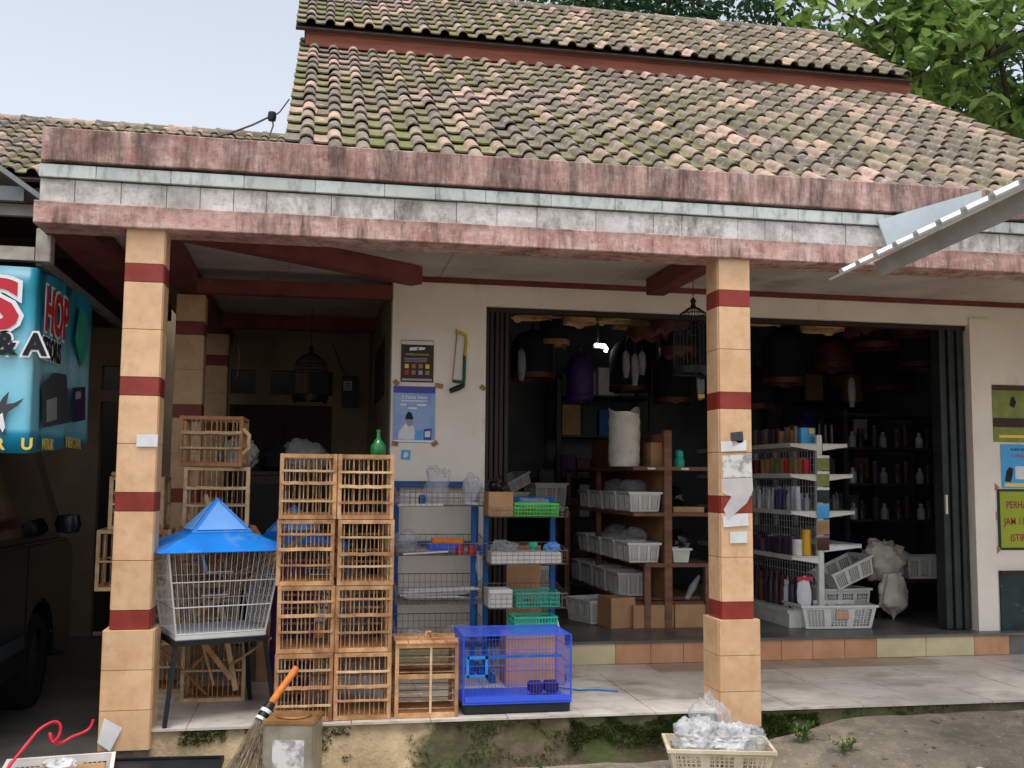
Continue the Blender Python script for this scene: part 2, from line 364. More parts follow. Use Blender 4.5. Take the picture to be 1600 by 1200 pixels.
def roof_mat():
    """clay tile: each tile its own tint (grey weathered, pale pink, brown) with moss in patches and in the pans"""
    m = bpy.data.materials.new('roof_tile'); k = NT(m); b = k.b
    at = k.n('ShaderNodeAttribute', attribute_type='GEOMETRY', attribute_name='tint')
    oi = k.objrand()
    r = k.math('FRACT', k.math('ADD', at.outputs['Fac'], oi))
    ramp = k.n('ShaderNodeValToRGB'); k.l(r, ramp.inputs[0]); e = ramp.color_ramp.elements
    cols = [(0, (112, 103, 95)), (.34, (124, 114, 105)), (.58, (140, 126, 116)), (.76, (168, 146, 133)), (.92, (200, 170, 154)), (1, (118, 108, 98))]
    e[0].position = 0; e[0].color = (*srgb(*cols[0][1]), 1); e[1].position = 1; e[1].color = (*srgb(*cols[-1][1]), 1)
    for p, c in cols[1:-1]:
        x = e.new(p); x.color = (*srgb(*c), 1)
    c = ramp.outputs[0]
    c = k.mix(k.math('MULTIPLY', k.noise(9, detail=8, lo=.45, hi=.7), .55), c, srgb(76, 70, 62))
    c = k.mix(k.math('MULTIPLY', k.noise(17, detail=6, lo=.56, hi=.66, seed=4), .5), c, srgb(206, 190, 170))
    sx = k.n('ShaderNodeSeparateXYZ'); k.l(k.pos, sx.inputs[0])
    # bare orange clay high on the right-hand side of the lower slope
    org = k.math('MULTIPLY', k.noise(.8, detail=3, lo=.42, hi=.6, seed=9), k.n('ShaderNodeMapRange').outputs[0])
    mr = [x for x in k.t.nodes if x.bl_idname == 'ShaderNodeMapRange'][-1]
    k.l(sx.outputs[0], mr.inputs[0]); mr.inputs[1].default_value = 6.5; mr.inputs[2].default_value = 9.5
    c = k.mix(k.math('MULTIPLY', org, .8), c, srgb(196, 140, 104))
    moss = k.noise(.9, detail=7, lo=.36, hi=.56, seed=3)
    pan = k.n('ShaderNodeAttribute', attribute_type='GEOMETRY', attribute_name='pan').outputs['Fac']
    f = k.math('MULTIPLY', moss, k.math('MULTIPLY_ADD', pan, .74, .20))
    f = k.math('MULTIPLY', f, k.noise(22, detail=5, lo=.25, hi=.55, seed=5))
    c = k.mix(f, c, srgb(110, 114, 62))
    k.l(c, b.inputs['Base Color']); b.inputs['Roughness'].default_value = .85; b.inputs['Specular IOR Level'].default_value = .25
    k.bump(k.noise(60, detail=4, lo=0, hi=1), .3, .006)
    MATS['roof_tile'] = m
roof_mat()
def ground_mat():
    m = bpy.data.materials.new('ground_dirt'); k = NT(m); b = k.b
    c = k.mix(k.noise(1.4, detail=8), srgb(132, 122, 106), srgb(110, 102, 89))
    c = k.mix(k.noise(8, detail=8, lo=.5, hi=.7, seed=2), c, srgb(150, 136, 116))
    c = k.mix(k.math('MULTIPLY', k.noise(45, detail=3, lo=.6, hi=.7, seed=3), .7), c, srgb(176, 166, 150))
    c = k.mix(k.math('MULTIPLY', k.noise(3, detail=6, lo=.55, hi=.7, seed=6), .6), c, srgb(74, 72, 58))
    k.l(c, b.inputs['Base Color']); b.inputs['Roughness'].default_value = .95
    k.bump(k.noise(35, detail=8, lo=0, hi=1), .6, .02); MATS['ground_dirt'] = m
ground_mat()
def curb_mat():
    """rendered porch front: pale plaster that has flaked off to brown earth, dark moss on it"""
    m = bpy.data.materials.new('porch_front'); k = NT(m); b = k.b
    sx = k.n('ShaderNodeSeparateXYZ'); k.l(k.pos, sx.inputs[0])
    edge = k.n('ShaderNodeMapRange'); k.l(sx.outputs[0], edge.inputs[0]); edge.inputs[1].default_value = .75; edge.inputs[2].default_value = .45
    f = k.math('ADD', k.math('MULTIPLY', edge.outputs[0], .9), k.math('MULTIPLY', k.noise(2.6, detail=8, lo=.3, hi=.7), .6)); f = k.math('MULTIPLY', k.math('SUBTRACT', f, .72), 8)
    f = k.math('MINIMUM', k.math('MAXIMUM', f, 0), 1)
    brown = k.mix(k.noise(6, detail=8), srgb(96, 84, 64), srgb(70, 62, 46))
    brown = k.mix(k.math('MULTIPLY', k.noise(3.4, detail=7, lo=.45, hi=.6, seed=4), .85), brown, srgb(70, 82, 40))
    plaster = k.mix(k.noise(5, detail=8, seed=2), srgb(186, 164, 128), srgb(160, 140, 108))
    k.l(k.mix(f, brown, plaster), b.inputs['Base Color']); b.inputs['Roughness'].default_value = .95
    k.bump(k.noise(28, detail=8, lo=0, hi=1), .6, .02); MATS['porch_front'] = m
curb_mat()
# ------------------------------------------------------------------ ground
def ss(a, b, x):
    t = max(0, min(1, (x-a)/(b-a))); return t*t*(3-2*t)
PZ, FZ = .278, .432          # porch floor, shop floor
def ground_h(x, y):
    h = (.19*ss(1.75, 3.2, x) + .03*ss(-.6, .8, x))*ss(4.2, 5.35, y)
    h += .04*ss(-1.0, -1.6, x)*ss(5.4, 6.5, y)
    if y < 7 and -4 < x < 8: h += .012*noise.noise(Vector((x*2.2, y*2.2, 0))) + .008*noise.noise(Vector((x*9, y*9, 3)))
    return h if y < 11 else h*ss(13, 11, y)
def axis(lo, hi, a, b, step):
    out = []; x = a
    while x <= b+1e-6: out.append(x); x += step
    k = step; y = a
    while y > lo: k *= 1.6; y -= k; out.insert(0, max(y, lo))
    k = step; y = out[-1]
    while y < hi: k *= 1.6; y += k; out.append(min(y, hi))
    return out
xs = axis(-250, 250, -2.6, 4.6, .09); ys = axis(-200, 300, 4.2, 7.0, .08)
g = MB(); nx = len(xs)
g.add([(x, y, ground_h(x, y)) for y in ys for x in xs],
      [(j*nx+i, j*nx+i+1, (j+1)*nx+i+1, (j+1)*nx+i) for j in range(len(ys)-1) for i in range(nx-1)])
kind(g.obj('ground', 'ground_dirt', smooth=60, fix=False), 'structure')

# ------------------------------------------------------------------ porch
XL, XR = -.985, 7.0
porch = thing('porch', 'low raised porch paved with dirty white tiles along the shop front', 'porch', ((XL+XR)/2, 6.1, 0))
del porch['label'], porch['category']; porch['kind'] = 'structure'
core = MB().bb(XL, XR, 5.46, 6.86, -.2, PZ-.012).bb(XL, .5, 6.86, 10.05, -.2, PZ-.012)
wobj(core, 'slab', 'cement', porch)
# rough front of the porch: flaking plaster over earth
def front(u, v):
    x = XL + (XR-XL)*u; z = -.12 + (PZ-.012+.12)*v
    n = noise.noise(Vector((x*3, z*5, 1)))*.025 + noise.noise(Vector((x*11, z*14, 4)))*.012
    return (x, 5.425 - .09*(1-v)**1.3 + n*(1 if v < .97 else .3), z)
f = MB().grid(front, 300, 10)
f.grid(lambda u, v: (XL+(XR-XL)*u, 5.425+.05*v, PZ-.012), 300, 1)
wobj(f, 'plaster_face', 'porch_front', porch, smooth=70, fix=False)
wobj(MB().grid(lambda u, v: (XL-.004+.0*u, 5.42+(10-5.42)*u, -.15+(PZ+.13)*v), 20, 2), 'side_face', 'cement', porch)
T = .4
def floor_piece(x0, x1, y0, y1, m_):
    o = bbx('tile', porch, x0+.002, x1-.002, y0+.002, y1-.002, PZ-.012, PZ + U(-.0012, .0012), m_)
    return o
yy = [5.405, 5.72, 6.12, 6.52, 6.83]
x = XL
i = 0
while x < XR-.05:
    x1 = min(x+T, XR)
    for j in range(4):
        brown = j == 3 and 1.95 < x < 4.1
        floor_piece(x, x1, yy[j], yy[j+1], 'brown_tile' if brown else 'floor_tile')
    x = x1; i += 1
y = 6.83
while y < 10:
    x = XL
    while x < .48:
        x1 = min(x+T, .5); floor_piece(x, x1, y, min(y+T, 10.02), 'floor_tile'); x = x1
    y += T

# ------------------------------------------------------------------ shop building
shop = thing('shop_building', 'single storey shop with tiled gable roof, pink fascia and beige tiled columns', 'building', (1.9, 6.95, 0))
# columns
def column(cx, y0, front_faces=True):
    s = .0925; b = .1175; cy = y0+s
    c = MB().bb(cx-s+.006, cx+s-.006, y0+.006, y0+2*s-.006, .1, 2.76).bb(cx-b+.006, cx+b-.006, cy-b+.006, cy+b-.006, -.05, .755)
    off = Vector((cx, y0, 0)) - shop.location
    c.v = [tuple(Vector(v)-Vector((cx, y0, 0))) for v in c.v]
    col = c.obj('column', 'grout', shop, off)
    def face_tiles(z0, z1, h, m_):
        for side in range(4):
            if side == 0: bbx('tile', col, cx-h+.001, cx+h-.001, cy-h-.004, cy-h+.010, z0+.001, z1-.001, m_, .0015)
            if side == 1: bbx('tile', col, cx+h-.010, cx+h+.004, cy-h+.0115, cy+h-.0115, z0+.001, z1-.001, m_, .0015)
            if side == 2: bbx('tile', col, cx-h-.004, cx-h+.010, cy-h+.0115, cy+h-.0115, z0+.001, z1-.001, m_, .0015)
            if side == 3: bbx('tile', col, cx-h+.001, cx+h-.001, cy+h-.010, cy+h+.004, z0+.001, z1-.001, m_, .0015)
    for k in range(3): face_tiles(.188+k*.19, .188+(k+1)*.19, b, 'column_tile')
    bbx('cap', col, cx-b+.002, cx+b-.002, cy-b+.002, cy+b-.002, .752, .7565, 'column_tile')
    z = .758
    face_tiles(z, z+.093, s, 'red_tile'); z += .093
    for k in range(3):
        face_tiles(z, z+.24, s, 'column_tile'); face_tiles(z+.24, z+.48, s, 'column_tile'); face_tiles(z+.48, z+.573, s, 'red_tile'); z += .573
    face_tiles(z, 2.758, s, 'column_tile')
    return col
CXL, CXR = -.868, 2.283
colL = column(CXL, 5.405); column(CXL, 7.36); column(CXL, 9.35)
colR = column(CXR, 5.405)

# fascia of the concrete canopy
FX0, FX1 = -1.395, 7.4
fas = MB().bb(FX0+.01, FX1, 5.42, 5.58, 2.76, 3.225).bb(FX0+.05, FX0+.2, 5.58, 8.6, 2.76, 3.22)
fo = wobj(fas, 'canopy_fascia', 'dark_groove', shop)
def rough_band(name, z0, z1, yf, m_, xa=FX0, xb=FX1, back=5.47, wob=.003):
    def prof(u):
        x = xa+(xb-xa)*u
        return x, wob*noise.noise(Vector((x*2.3, z0*7, 0))), wob*noise.noise(Vector((x*3.1, z1*7, 5)))
    b = MB(); n = 110; vs = []; fs = []
    for i in range(n+1):
        x, a, c = prof(i/n)
        vs += [(x, back, z0+a), (x, yf+.004, z0+a), (x, yf, z0+a+.005), (x, yf, z1+c-.005), (x, yf+.005, z1+c), (x, back, z1+c)]
    for i in range(n):
        for k in range(6): fs.append((i*6+k, i*6+(k+1) % 6, (i+1)*6+(k+1) % 6, (i+1)*6+k))
    fs += [tuple(range(6)), tuple(n*6+k for k in range(5, -1, -1))]
    return wobj(b.add(vs, fs), name, m_, shop, smooth=30)
rough_band('lower_band', 2.745, 2.858, 5.365, 'pink_paint', back=5.6)
rough_band('upper_band', 3.066, 3.236, 5.372, 'pink_paint', xa=FX0+.02, back=5.6)
x = FX0+.015; k = 0
while x < FX1-.05:
    wd = random.choice([.165, .33, .33, .22]); x1 = min(x+wd, FX1)
    bbx('stone_panel', fo, x+.0012, x1-.0012, 5.398+U(-.002, .002), 5.425, 2.861, 2.978+U(-.002, .001), 'stone_panel', .002); x = x1
x = FX0+.01
while x < FX1-.05:
    x1 = min(x+random.choice([.27, .27, .36]), FX1)
    bbx('trim_strip', fo, x+.001, x1-.001, 5.382+U(-.001, .001), 5.425, 2.984, 3.049, 'green_strip', .002); x = x1
# left return of the canopy
wobj(MB().bb(FX0, FX0+.235, 5.602, 8.6, 2.745, 2.858), 'side_beam', 'red_paint', shop)
wobj(MB().bb(FX0+.01, FX0+.2, 5.602, 8.6, 3.066, 3.23), 'side_band', 'pink_paint', shop)
# deck and ceilings
wobj(MB().bb(FX0+.2, FX1, 5.585, 6.948, 3.0, 3.2), 'canopy_deck', 'cement', shop)
wobj(MB().bb(FX0+.2, .485, 6.95, 10.3, 3.0, 3.2), 'bay_deck', 'cement', shop)
def ceil_panel(x0, x1, y0, y1, z):
    bbx('ceiling_panel', shop, x0+.002, x1-.002, y0+.002, y1-.002, z, z+.012, 'ceiling_paint')
for (x0, x1) in ((-1.19, -.2), (-.2, .8), (.8, 2.0), (2.0, 3.2), (3.2, 4.4), (4.4, 5.6), (5.6, 7.4)):
    ceil_panel(x0, x1, 5.585, 6.94, 2.872)
for (x0, x1) in ((-1.19, -.35), (-.35, .485)):
    for (y0, y1) in ((6.944, 7.4), (7.4, 8.7), (8.7, 10.0)): ceil_panel(x0, x1, y0, y1, 2.872)
# painted timber / concrete beams under the ceiling
def beam(p0, p1, wd, z0, z1, m_='red_paint', name='beam'):
    p0 = Vector((*p0, 0)); p1 = Vector((*p1, 0)); d = (p1-p0); L = d.length; a = math.atan2(d.y, d.x); c = (p0+p1)/2
    return box(name, shop, (c.x-shop.location.x, c.y-shop.location.y, (z0+z1)/2), (L, wd, z1-z0), m_, (0, 0, a), .004)
beam((.62, 6.63), (-.80, 5.57), .11, 2.752, 2.868)                      # diagonal to the wall corner
beam((CXL+.08, 7.0), (.489, 6.97), .10, 2.705, 2.80)                       # across the bay
beam((CXL, 5.60), (CXL, 10.0), .165, 2.762, 2.866)                      # over the row of columns
beam((CXR-.04, 5.60), (CXR-.04, 6.66), .13, 2.757, 2.868)               # column to shop wall
beam((CXL, 8.9), (.49, 8.9), .09, 2.75, 2.868)
wobj(MB().bb(.49, 7.4, 6.925, 6.948, 2.835, 2.871), 'cornice', 'red_paint', shop)
# walls
OX0, OX1, OZ = 1.13, 4.80, 2.69
W_ = MB().bb(.49, OX0, 6.95, 7.10, PZ-.05, 3.42).bb(OX0, OX1, 6.95, 7.10, OZ, 3.42).bb(OX1, 7.4, 6.95, 7.10, PZ-.05, 3.42)
wobj(W_, 'front_wall', 'white_wall', shop)
wobj(MB().bb(OX1+.0, OX1+.165, 6.935, 6.949, FZ, OZ+.05), 'door_surround', 'white_wall', shop)
wobj(MB().bb(4.985, 7.4, 6.93, 6.949, .43, .835), 'marble_skirting', 'green_marble', shop)
wobj(MB().bb(4.985, 7.4, 6.918, 6.949, .836, .866), 'skirting_ledge', 'dark_wood', shop)
wobj(MB().bb(4.97, 7.4, 6.925, 6.949, PZ, .428), 'plinth', 'cream_tile', shop)
# bay side wall with a dark window
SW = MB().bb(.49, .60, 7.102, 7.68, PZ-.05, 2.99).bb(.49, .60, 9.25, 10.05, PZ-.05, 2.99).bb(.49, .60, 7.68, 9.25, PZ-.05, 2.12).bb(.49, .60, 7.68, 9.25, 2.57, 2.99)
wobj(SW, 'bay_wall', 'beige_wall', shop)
wd = wobj(MB().bb(.53, .57, 7.685, 9.245, 2.125, 2.565), 'window', 'dark_void', shop)
for yy_ in (7.70, 8.2, 8.7, 9.22): bbx('window_bar', wd, .50, .528, yy_-.02, yy_+.02, 2.125, 2.565, 'dark_wood')
# bay back wall with vents and a doorway
BY = 10.05
vents = [(-.80, -.57), (-.43, -.20), (-.08, .15)]
BW = MB(); BW.bb(-5.5, .6, BY, BY+.12, 2.52, 2.99).bb(-5.5, .6, BY, BY+.12, 2.19, 2.29)
ex = [-1.95, -1.72, -.80, -.57, -.43, -.20, -.08, .15]
edges = [-5.5]+ex+[.6]
for i in range(0, len(edges), 2): BW.bb(edges[i], edges[i+1], BY, BY+.12, 2.29, 2.52)
BW.bb(-5.5, -1.95, BY, BY+.12, 0, 2.19).bb(-1.62, -.80, BY, BY+.12, 0, 2.19).bb(.15, .6, BY, BY+.12, 0, 2.19)
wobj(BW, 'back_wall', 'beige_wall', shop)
wobj(MB().bb(-2.2, .4, BY+.5, BY+.52, 0, 3), 'dark_backing', 'dark_void', shop)  # plain dark sheet stands in for the unlit space behind the vents
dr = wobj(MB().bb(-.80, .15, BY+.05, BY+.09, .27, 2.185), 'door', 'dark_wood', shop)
for xx in (-.78, -.33, .13): bbx('door_stile', dr, xx-.02, xx+.02, BY+.02, BY+.049, .27, 2.185, 'dark_wood')
# raised shop floor with a tiled riser
st = wobj(MB().bb(.5, 7.4, 6.842, 10.6, 0, FZ-.012).bb(.49, 7.4, 6.815, 6.842, FZ-.016, FZ), 'shop_floor', 'shop_floor', shop)
fl = MB()
x = .5
while x < 6.6:
    y = 6.843
    while y < 10.5:
        bbx('floor_tile', st, x+.002, x+.398, y+.002, min(y+.398, 10.55), FZ-.012, FZ+U(-.001, .0005), 'shop_floor'); y += .4
    x += .4
sp = [893, 962, 1017, 1068, 1119, 1170, 1221, 1270, 1320, 1370, 1447, 1523]
xsr = [.505, .84, 1.17]+[aY(x, 1018, 6.832).x for x in sp]+[4.968]
names_ = ['cream_tile']*4+['orange_tile']*8+['cream_tile']*2+['orange_tile']
for a_, b_, m_ in zip(xsr[:-1], xsr[1:], names_): bbx('riser_tile', st, a_+.0015, b_-.0015, 6.832, 6.845, PZ+.001, FZ-.018, m_, .0015)
# shop room
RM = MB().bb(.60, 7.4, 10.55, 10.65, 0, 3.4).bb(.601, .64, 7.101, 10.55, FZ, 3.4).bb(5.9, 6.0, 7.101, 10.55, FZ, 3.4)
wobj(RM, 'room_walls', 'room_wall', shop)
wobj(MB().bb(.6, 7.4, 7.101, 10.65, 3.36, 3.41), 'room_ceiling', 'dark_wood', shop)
# folding doors pushed aside
for k in range(5):
    bbx('door_panel', shop, 1.135+.0+k*.034, 1.16+k*.034, 6.99+.012*(k % 2), 7.42, FZ+.01, OZ-.02, 'dark_wood', .003)
for k in range(6):
    bbx('door_panel', shop, 4.575+k*.037, 4.605+k*.037, 6.985+.02*(k % 2), 7.10+.02*(k % 3), FZ+.01, OZ-.02, 'gate_metal', .003)
wobj(MB().bb(4.584, 4.597, 6.965, 6.986, 1.28, 1.42), 'door_handle', 'white_plastic', shop)
wobj(MB().bb(OX0, OX1, 6.99, 7.05, OZ-.035, OZ-.001), 'door_track', 'dark_wood', shop)

# ------------------------------------------------------------------ tiled roofs
TW, TP = .2, .29
def tile_geo():
    """one S-tile: flat pan and half-round roll, x across, y up-slope, z off the slope"""
    prof = [(0.0, .004, 1), (.052, .0, 1), (.098, .002, 1)]
    for k in range(7):
        t = math.pi*k/6; prof.append((.152-.050*math.cos(t), .006+.047*math.sin(t), 0 if 0 < k < 6 else .4))
    prof.append((.212, .003, .6))
    L = TP+.05; th = .013; n = len(prof); vs = []; pan = []
    for y, lift in ((-.0, .030), (L, .0)):
        for x, z, p in prof: vs.append((x, y, z+lift)); pan.append(p)
        for x, z, p in prof: vs.append((x, y, z+lift-th)); pan.append(p)
    fs = []
    for i in range(n-1):
        fs.append((i, i+1, 2*n+i+1, 2*n+i)); fs.append((i, n+i, n+i+1, i+1))
    fs.append((0, 2*n, 3*n, n)); fs.append((n-1, 2*n-1, 4*n-1, 3*n-1))
    return vs, fs, pan
TV, TF, TPAN = tile_geo()
def tile_mesh(name, mats=None):
    """joined copies of the tile under the given matrices, each with its own tint"""
    vs = []; fs = []; tint = []; pan = []
    for M_ in mats:
        n = len(vs); t = random.random()
        vs += [tuple(M_ @ Vector(v)) for v in TV]; fs += [tuple(i+n for i in f) for f in TF]; tint += [t]*len(TV); pan += TPAN
    me = bpy.data.meshes.new(name); me.from_pydata(vs, [], fs); me.materials.append(MATS['roof_tile'])
    a = me.attributes.new('tint', 'FLOAT', 'POINT'); a.data.foreach_set('value', tint)
    a = me.attributes.new('pan', 'FLOAT', 'POINT'); a.data.foreach_set('value', pan)
    me.polygons.foreach_set('use_smooth', [True]*len(me.polygons)); me.set_sharp_from_angle(angle=R(50))
    return me
ONE_TILE = tile_mesh('tile', [Matrix.Identity(4)])
for v in ONE_TILE.attributes['tint'].data: v.value = 0
def tiled_slope(owner, name, x0, ncol, y0, z0, nrow, ang, singles=0, under='roof_under'):
    """roof plane rising along +Y from (y0, z0); the first `singles` rows are tiles one by one"""
    th = R(ang); off = parent_world(owner)
    base = MB().box((0, 0, 0), (ncol*TW, nrow*TP+.1, .03))
    c = Vector((x0+ncol*TW/2, y0+math.cos(th)*nrow*TP/2, z0+math.sin(th)*nrow*TP/2)) + Vector((0, math.sin(th), -math.cos(th)))*.035
    slope = base.obj(name, under, owner, c-off, (th, 0, 0))
    inv = (Matrix.Translation(c) @ Matrix.Rotation(th, 4, 'X')).inverted()
    rest = []
    for r in range(nrow):
        for q in range(ncol):
            s = r*TP
            M_ = Matrix.Translation((x0+q*TW+U(-.004, .004), y0+math.cos(th)*s, z0+math.sin(th)*s)) @ Matrix.Rotation(th+U(-.012, .012), 4, 'X') @ Matrix.Rotation(U(-.018, .018)*(4 if random.random() < .05 else 1), 4, 'Z') @ Matrix.Rotation(U(-.015, .015), 4, 'Y')
            L_ = inv @ M_
            if r < singles:
                o = bpy.data.objects.new('tile', ONE_TILE); COL.objects.link(o); o.parent = slope; o.matrix_local = L_
            else: rest.append(L_)
    if rest:
        o = new_obj('far_tiles', tile_mesh('far_tiles', rest), slope); o['kind'] = 'stuff'
    return slope
RX0 = -.27; NC = 35
low = tiled_slope(shop, 'lower_roof', RX0, NC, 6.78, 3.797-.42*math.tan(R(32)), 18, 32, singles=8)
up = tiled_slope(shop, 'upper_roof', RX0-.04, NC, 10.62, 6.20, 8, 34.5)
RY, RZ = 10.62+8*TP*math.cos(R(34.5)), 6.20+8*TP*math.sin(R(34.5))
# back slopes so the roof is closed
wobj(MB().prism([(RX0, RY, RZ), (RX0, RY+4.6, RZ-2.9), (RX0, RY+4.6, RZ-3.0), (RX0, RY, RZ-.1)], (NC*TW, 0, 0)), 'rear_roof', 'roof_under', shop)
wobj(MB().bb(RX0+.06, RX0+NC*TW-.02, 10.645, 10.69, 5.99, 6.178), 'eave_board', 'brown_board', shop, bevel=.004)
wobj(MB().bb(RX0+.06, RX0+NC*TW-.02, 10.628, 10.644, 6.12, 6.165), 'eave_batten', 'brown_board', shop)
# gable wall under the roof
gy = MB().prism([(RX0+.12, 7.0, 3.43), (RX0+.12, 10.9, 3.43), (RX0+.12, 10.9, 6.05), (RX0+.12, 7.0, 3.62)], (NC*TW-.24, 0, 0))
gy.prism([(RX0+.12, 10.9, 3.43), (RX0+.12, RY+4, 3.43), (RX0+.12, RY+4, RZ-2.6), (RX0+.12, RY, RZ-.12), (RX0+.12, 10.9, 6.25)], (NC*TW-.24, 0, 0))
wobj(gy, 'gable_wall', 'white_wall', shop)
def cap_row(owner, p0, p1, n, r=.075):
    p0 = Vector(p0); p1 = Vector(p1); d = (p1-p0)/n; off = parent_world(owner)
    me = None
    for i in range(n):
        if me is None:
            b = MB(); L = d.length*1.08; seg = 8; vs = []; fs = []
            for (x, rr) in ((0, r*1.12), (.05, r*1.12), (.06, r), (L, r*.95)):
                for k in range(seg+1):
                    t = math.pi*(-.08+1.16*k/seg); vs.append((x, rr*math.cos(t), rr*math.sin(t)))
            for a in range(3):
                for k in range(seg): fs.append((a*(seg+1)+k, a*(seg+1)+k+1, (a+1)*(seg+1)+k+1, (a+1)*(seg+1)+k))
            me = b.add(vs, fs).mesh('ridge_cap', 'roof_tile', smooth=50, fix=False)
        new_obj('ridge_cap', me, owner, p0+d*i-off, (0, U(-.01, .01)-math.asin(d.z/d.length), math.atan2(d.y, d.x)))
cap_row(shop, (RX0-.06, RY+.02, RZ+.02), (RX0+NC*TW+.05, RY+.02, RZ+.02), 25)

# ------------------------------------------------------------------ house behind, on the left
hb = thing('rear_house', 'weathered clay tiled house roof rising behind the left end of the fascia', 'house', (-4, 13, 0))
HX0 = -9.07
s2 = tiled_slope(hb, 'roof', HX0, 43, 10.35, 5.80-11*TP*math.sin(R(27)), 11, 27)
hy, hz = 10.35+11*TP*math.cos(R(27)), 5.80
cap_row(hb, (HX0, hy+.03, hz+.0), (HX0+43*TW, hy+.03, hz+.0), 30, r=.085)
wobj(MB().prism([(HX0, hy, hz-.03), (HX0, hy+3.5, hz-1.9), (HX0, hy+3.5, hz-2.0), (HX0, hy, hz-.1)], (43*TW, 0, 0)), 'rear_slope', 'roof_under', hb)
wobj(MB().bb(HX0+.2, -1.2, 10.6, 16, 0, 4.3), 'wall', 'beige_wall', hb)
# ------------------------------------------------------------------ carport of the neighbour, left
cp = thing('carport', 'grey sheet metal carport roof over the dark parked van', 'carport', (-2.6, 7.5, 0))
a = aY(62, 302, 5.62); b = aY(-10, 250, 5.62)
sl_ = (b.z-a.z)/(a.x-b.x)
rx = a.x-1.6; rz = a.z+sl_*1.6
wobj(MB().prism([(a.x, 5.62, a.z), (rx, 5.62, rz), (rx-2.0, 5.62, rz-1.2), (rx-2.0, 5.62, rz-1.23), (rx, 5.62, rz-.03), (a.x, 5.62, a.z-.03)], (0, 4.4, 0)), 'roof_sheet', 'metal_grey', cp)
for (y0, y1, m_, xx, yf) in ((292, 314, 'metal_grey', 38, 5.70), (320, 338, 'awning_under', 54, 5.78)):
    p = aY(xx, y0, yf); q = aY(xx, y1, yf)
    bbx('gutter_board', cp, -4.6, p.x, yf, yf+.04, q.z, p.z, m_)
p = aY(54, 386, 5.66); q = aY(54, 407, 5.66)
bbx('rail', cp, -4.6, p.x, 5.66, 5.72, q.z, p.z, 'pipe_white')
p = aY(57, 356, 5.64); q = aY(78, 409, 5.64)
bbx('bracket', cp, p.x, q.x, 5.64, 5.73, q.z, p.z, 'pipe_white', .003)
bbx('side_rail', cp, -1.47, -1.43, 5.74, 9.8, 2.60, 2.65, 'metal_grey')
bbx('ceiling', cp, -5.2, -1.42, 5.85, 10.0, 2.93, 2.96, 'dark_wood')  # flat dark ceiling, added to keep the carport dark
bbx('side_wall', cp, -5.3, -5.2, 3.5, 10.0, 0, 3.3, 'room_wall')
for yy_ in (6.6, 8.2, 9.6): bbx('purlin', cp, -5.2, -1.42, yy_, yy_+.06, 2.82, 2.93, 'dark_wood')
bbx('floor', cp, -5.2, -1.0, 5.62, 10.04, .02, .07, 'shop_floor')
for yy_ in (5.72, 9.7): bbx('post', cp, -4.7, -4.6, yy_, yy_+.1, 0, 2.93, 'metal_grey')

# ------------------------------------------------------------------ vinyl banner wrapped round the corner of the carport
bn = thing('banner', 'teal vinyl shop banner folded round the carport corner, red lettering', 'banner', (-1.42, 5.6, 1.62))
ZT, ZB = 2.575, 1.625
def vinyl(name):
    m = bpy.data.materials.new(name); k = NT(m)
    sx = k.n('ShaderNodeSeparateXYZ'); k.l(k.pos, sx.inputs[0])
    r = k.n('ShaderNodeValToRGB'); mr = k.n('ShaderNodeMapRange'); mr.inputs[1].default_value = ZB; mr.inputs[2].default_value = ZT
    k.l(sx.outputs[2], mr.inputs[0]); k.l(mr.outputs[0], r.inputs[0])
    e = r.color_ramp.elements; e[0].position = 0; e[0].color = (*srgb(30, 150, 190), 1); e[1].position = 1; e[1].color = (*srgb(14, 122, 146), 1)
    for p, c in ((.09, (36, 160, 198)), (.12, (120, 204, 226)), (.55, (150, 212, 228)), (.72, (60, 172, 198)), (.88, (20, 136, 160))):
        x = e.new(p); x.color = (*srgb(*c), 1)
    k.l(r.outputs[0], k.b.inputs['Base Color']); k.b.inputs['Roughness'].default_value = .38
    MATS[name] = m
vinyl('banner_print')
wav = lambda t, z: .012*math.sin(t*7+z*2)+.008*math.sin(t*17+1)*math.sin(z*5)
m1 = MB().grid(lambda u, v: (-2.7+(2.7-1.425)*u, 5.60+wav(u*1.3, v)*(1-u**6), ZB+(ZT-ZB)*v - .012*u), 30, 8)
m1.grid(lambda u, v: (-1.425+wav(u*1.9+2, v)*min(1, u*5), 5.60+1.36*u, ZB+(ZT-ZB)*v-.012+.085*u*(1-v)+.055*u*v), 30, 8)
sheet = wobj(m1, 'vinyl_sheet', 'banner_print', bn, smooth=50, fix=False)
md = sheet.modifiers.new('thick', 'SOLIDIFY'); md.thickness = .002; md.offset = -1
def btext(s, px, py, cap, m_, face, offset=0, lift=.02, xs=1.0):
    """cap = capital height in metres; px, py = left foot of the first letter in the photograph"""
    if face == 0: p = aY(px, py, 5.60); p.y -= lift; rot = (R(90), 0, 0)
    else: p = aX(px, py, -1.425); p.x += lift; rot = (R(90), 0, R(90))
    text('lettering', s, bn, p-bn.location, cap/.69, m_, rot, offset=offset, xs=xs)
for (off, m_, l) in ((.030, 'ink_white', .022), (.012, 'ink_red', .026)):
    btext('S', -36, 511, .24, m_, 0, off, l, 1.25)
    btext('HOP', 62, 512, .22, m_, 1, off*.8, l, .78)
for (off, m_, l) in ((.016, 'ink_white', .022), (.006, 'ink_black', .026)):
    btext('& A', -6, 553, .105, m_, 0, off, l, 1.0)
    btext('SESORIS', 58, 556, .105, m_, 1, off*.8, l, .72)
btext('R', -8, 702, .055, 'ink_yellow', 0, .003, .022); btext('U', 34, 702, .055, 'ink_yellow', 0, .003, .022)
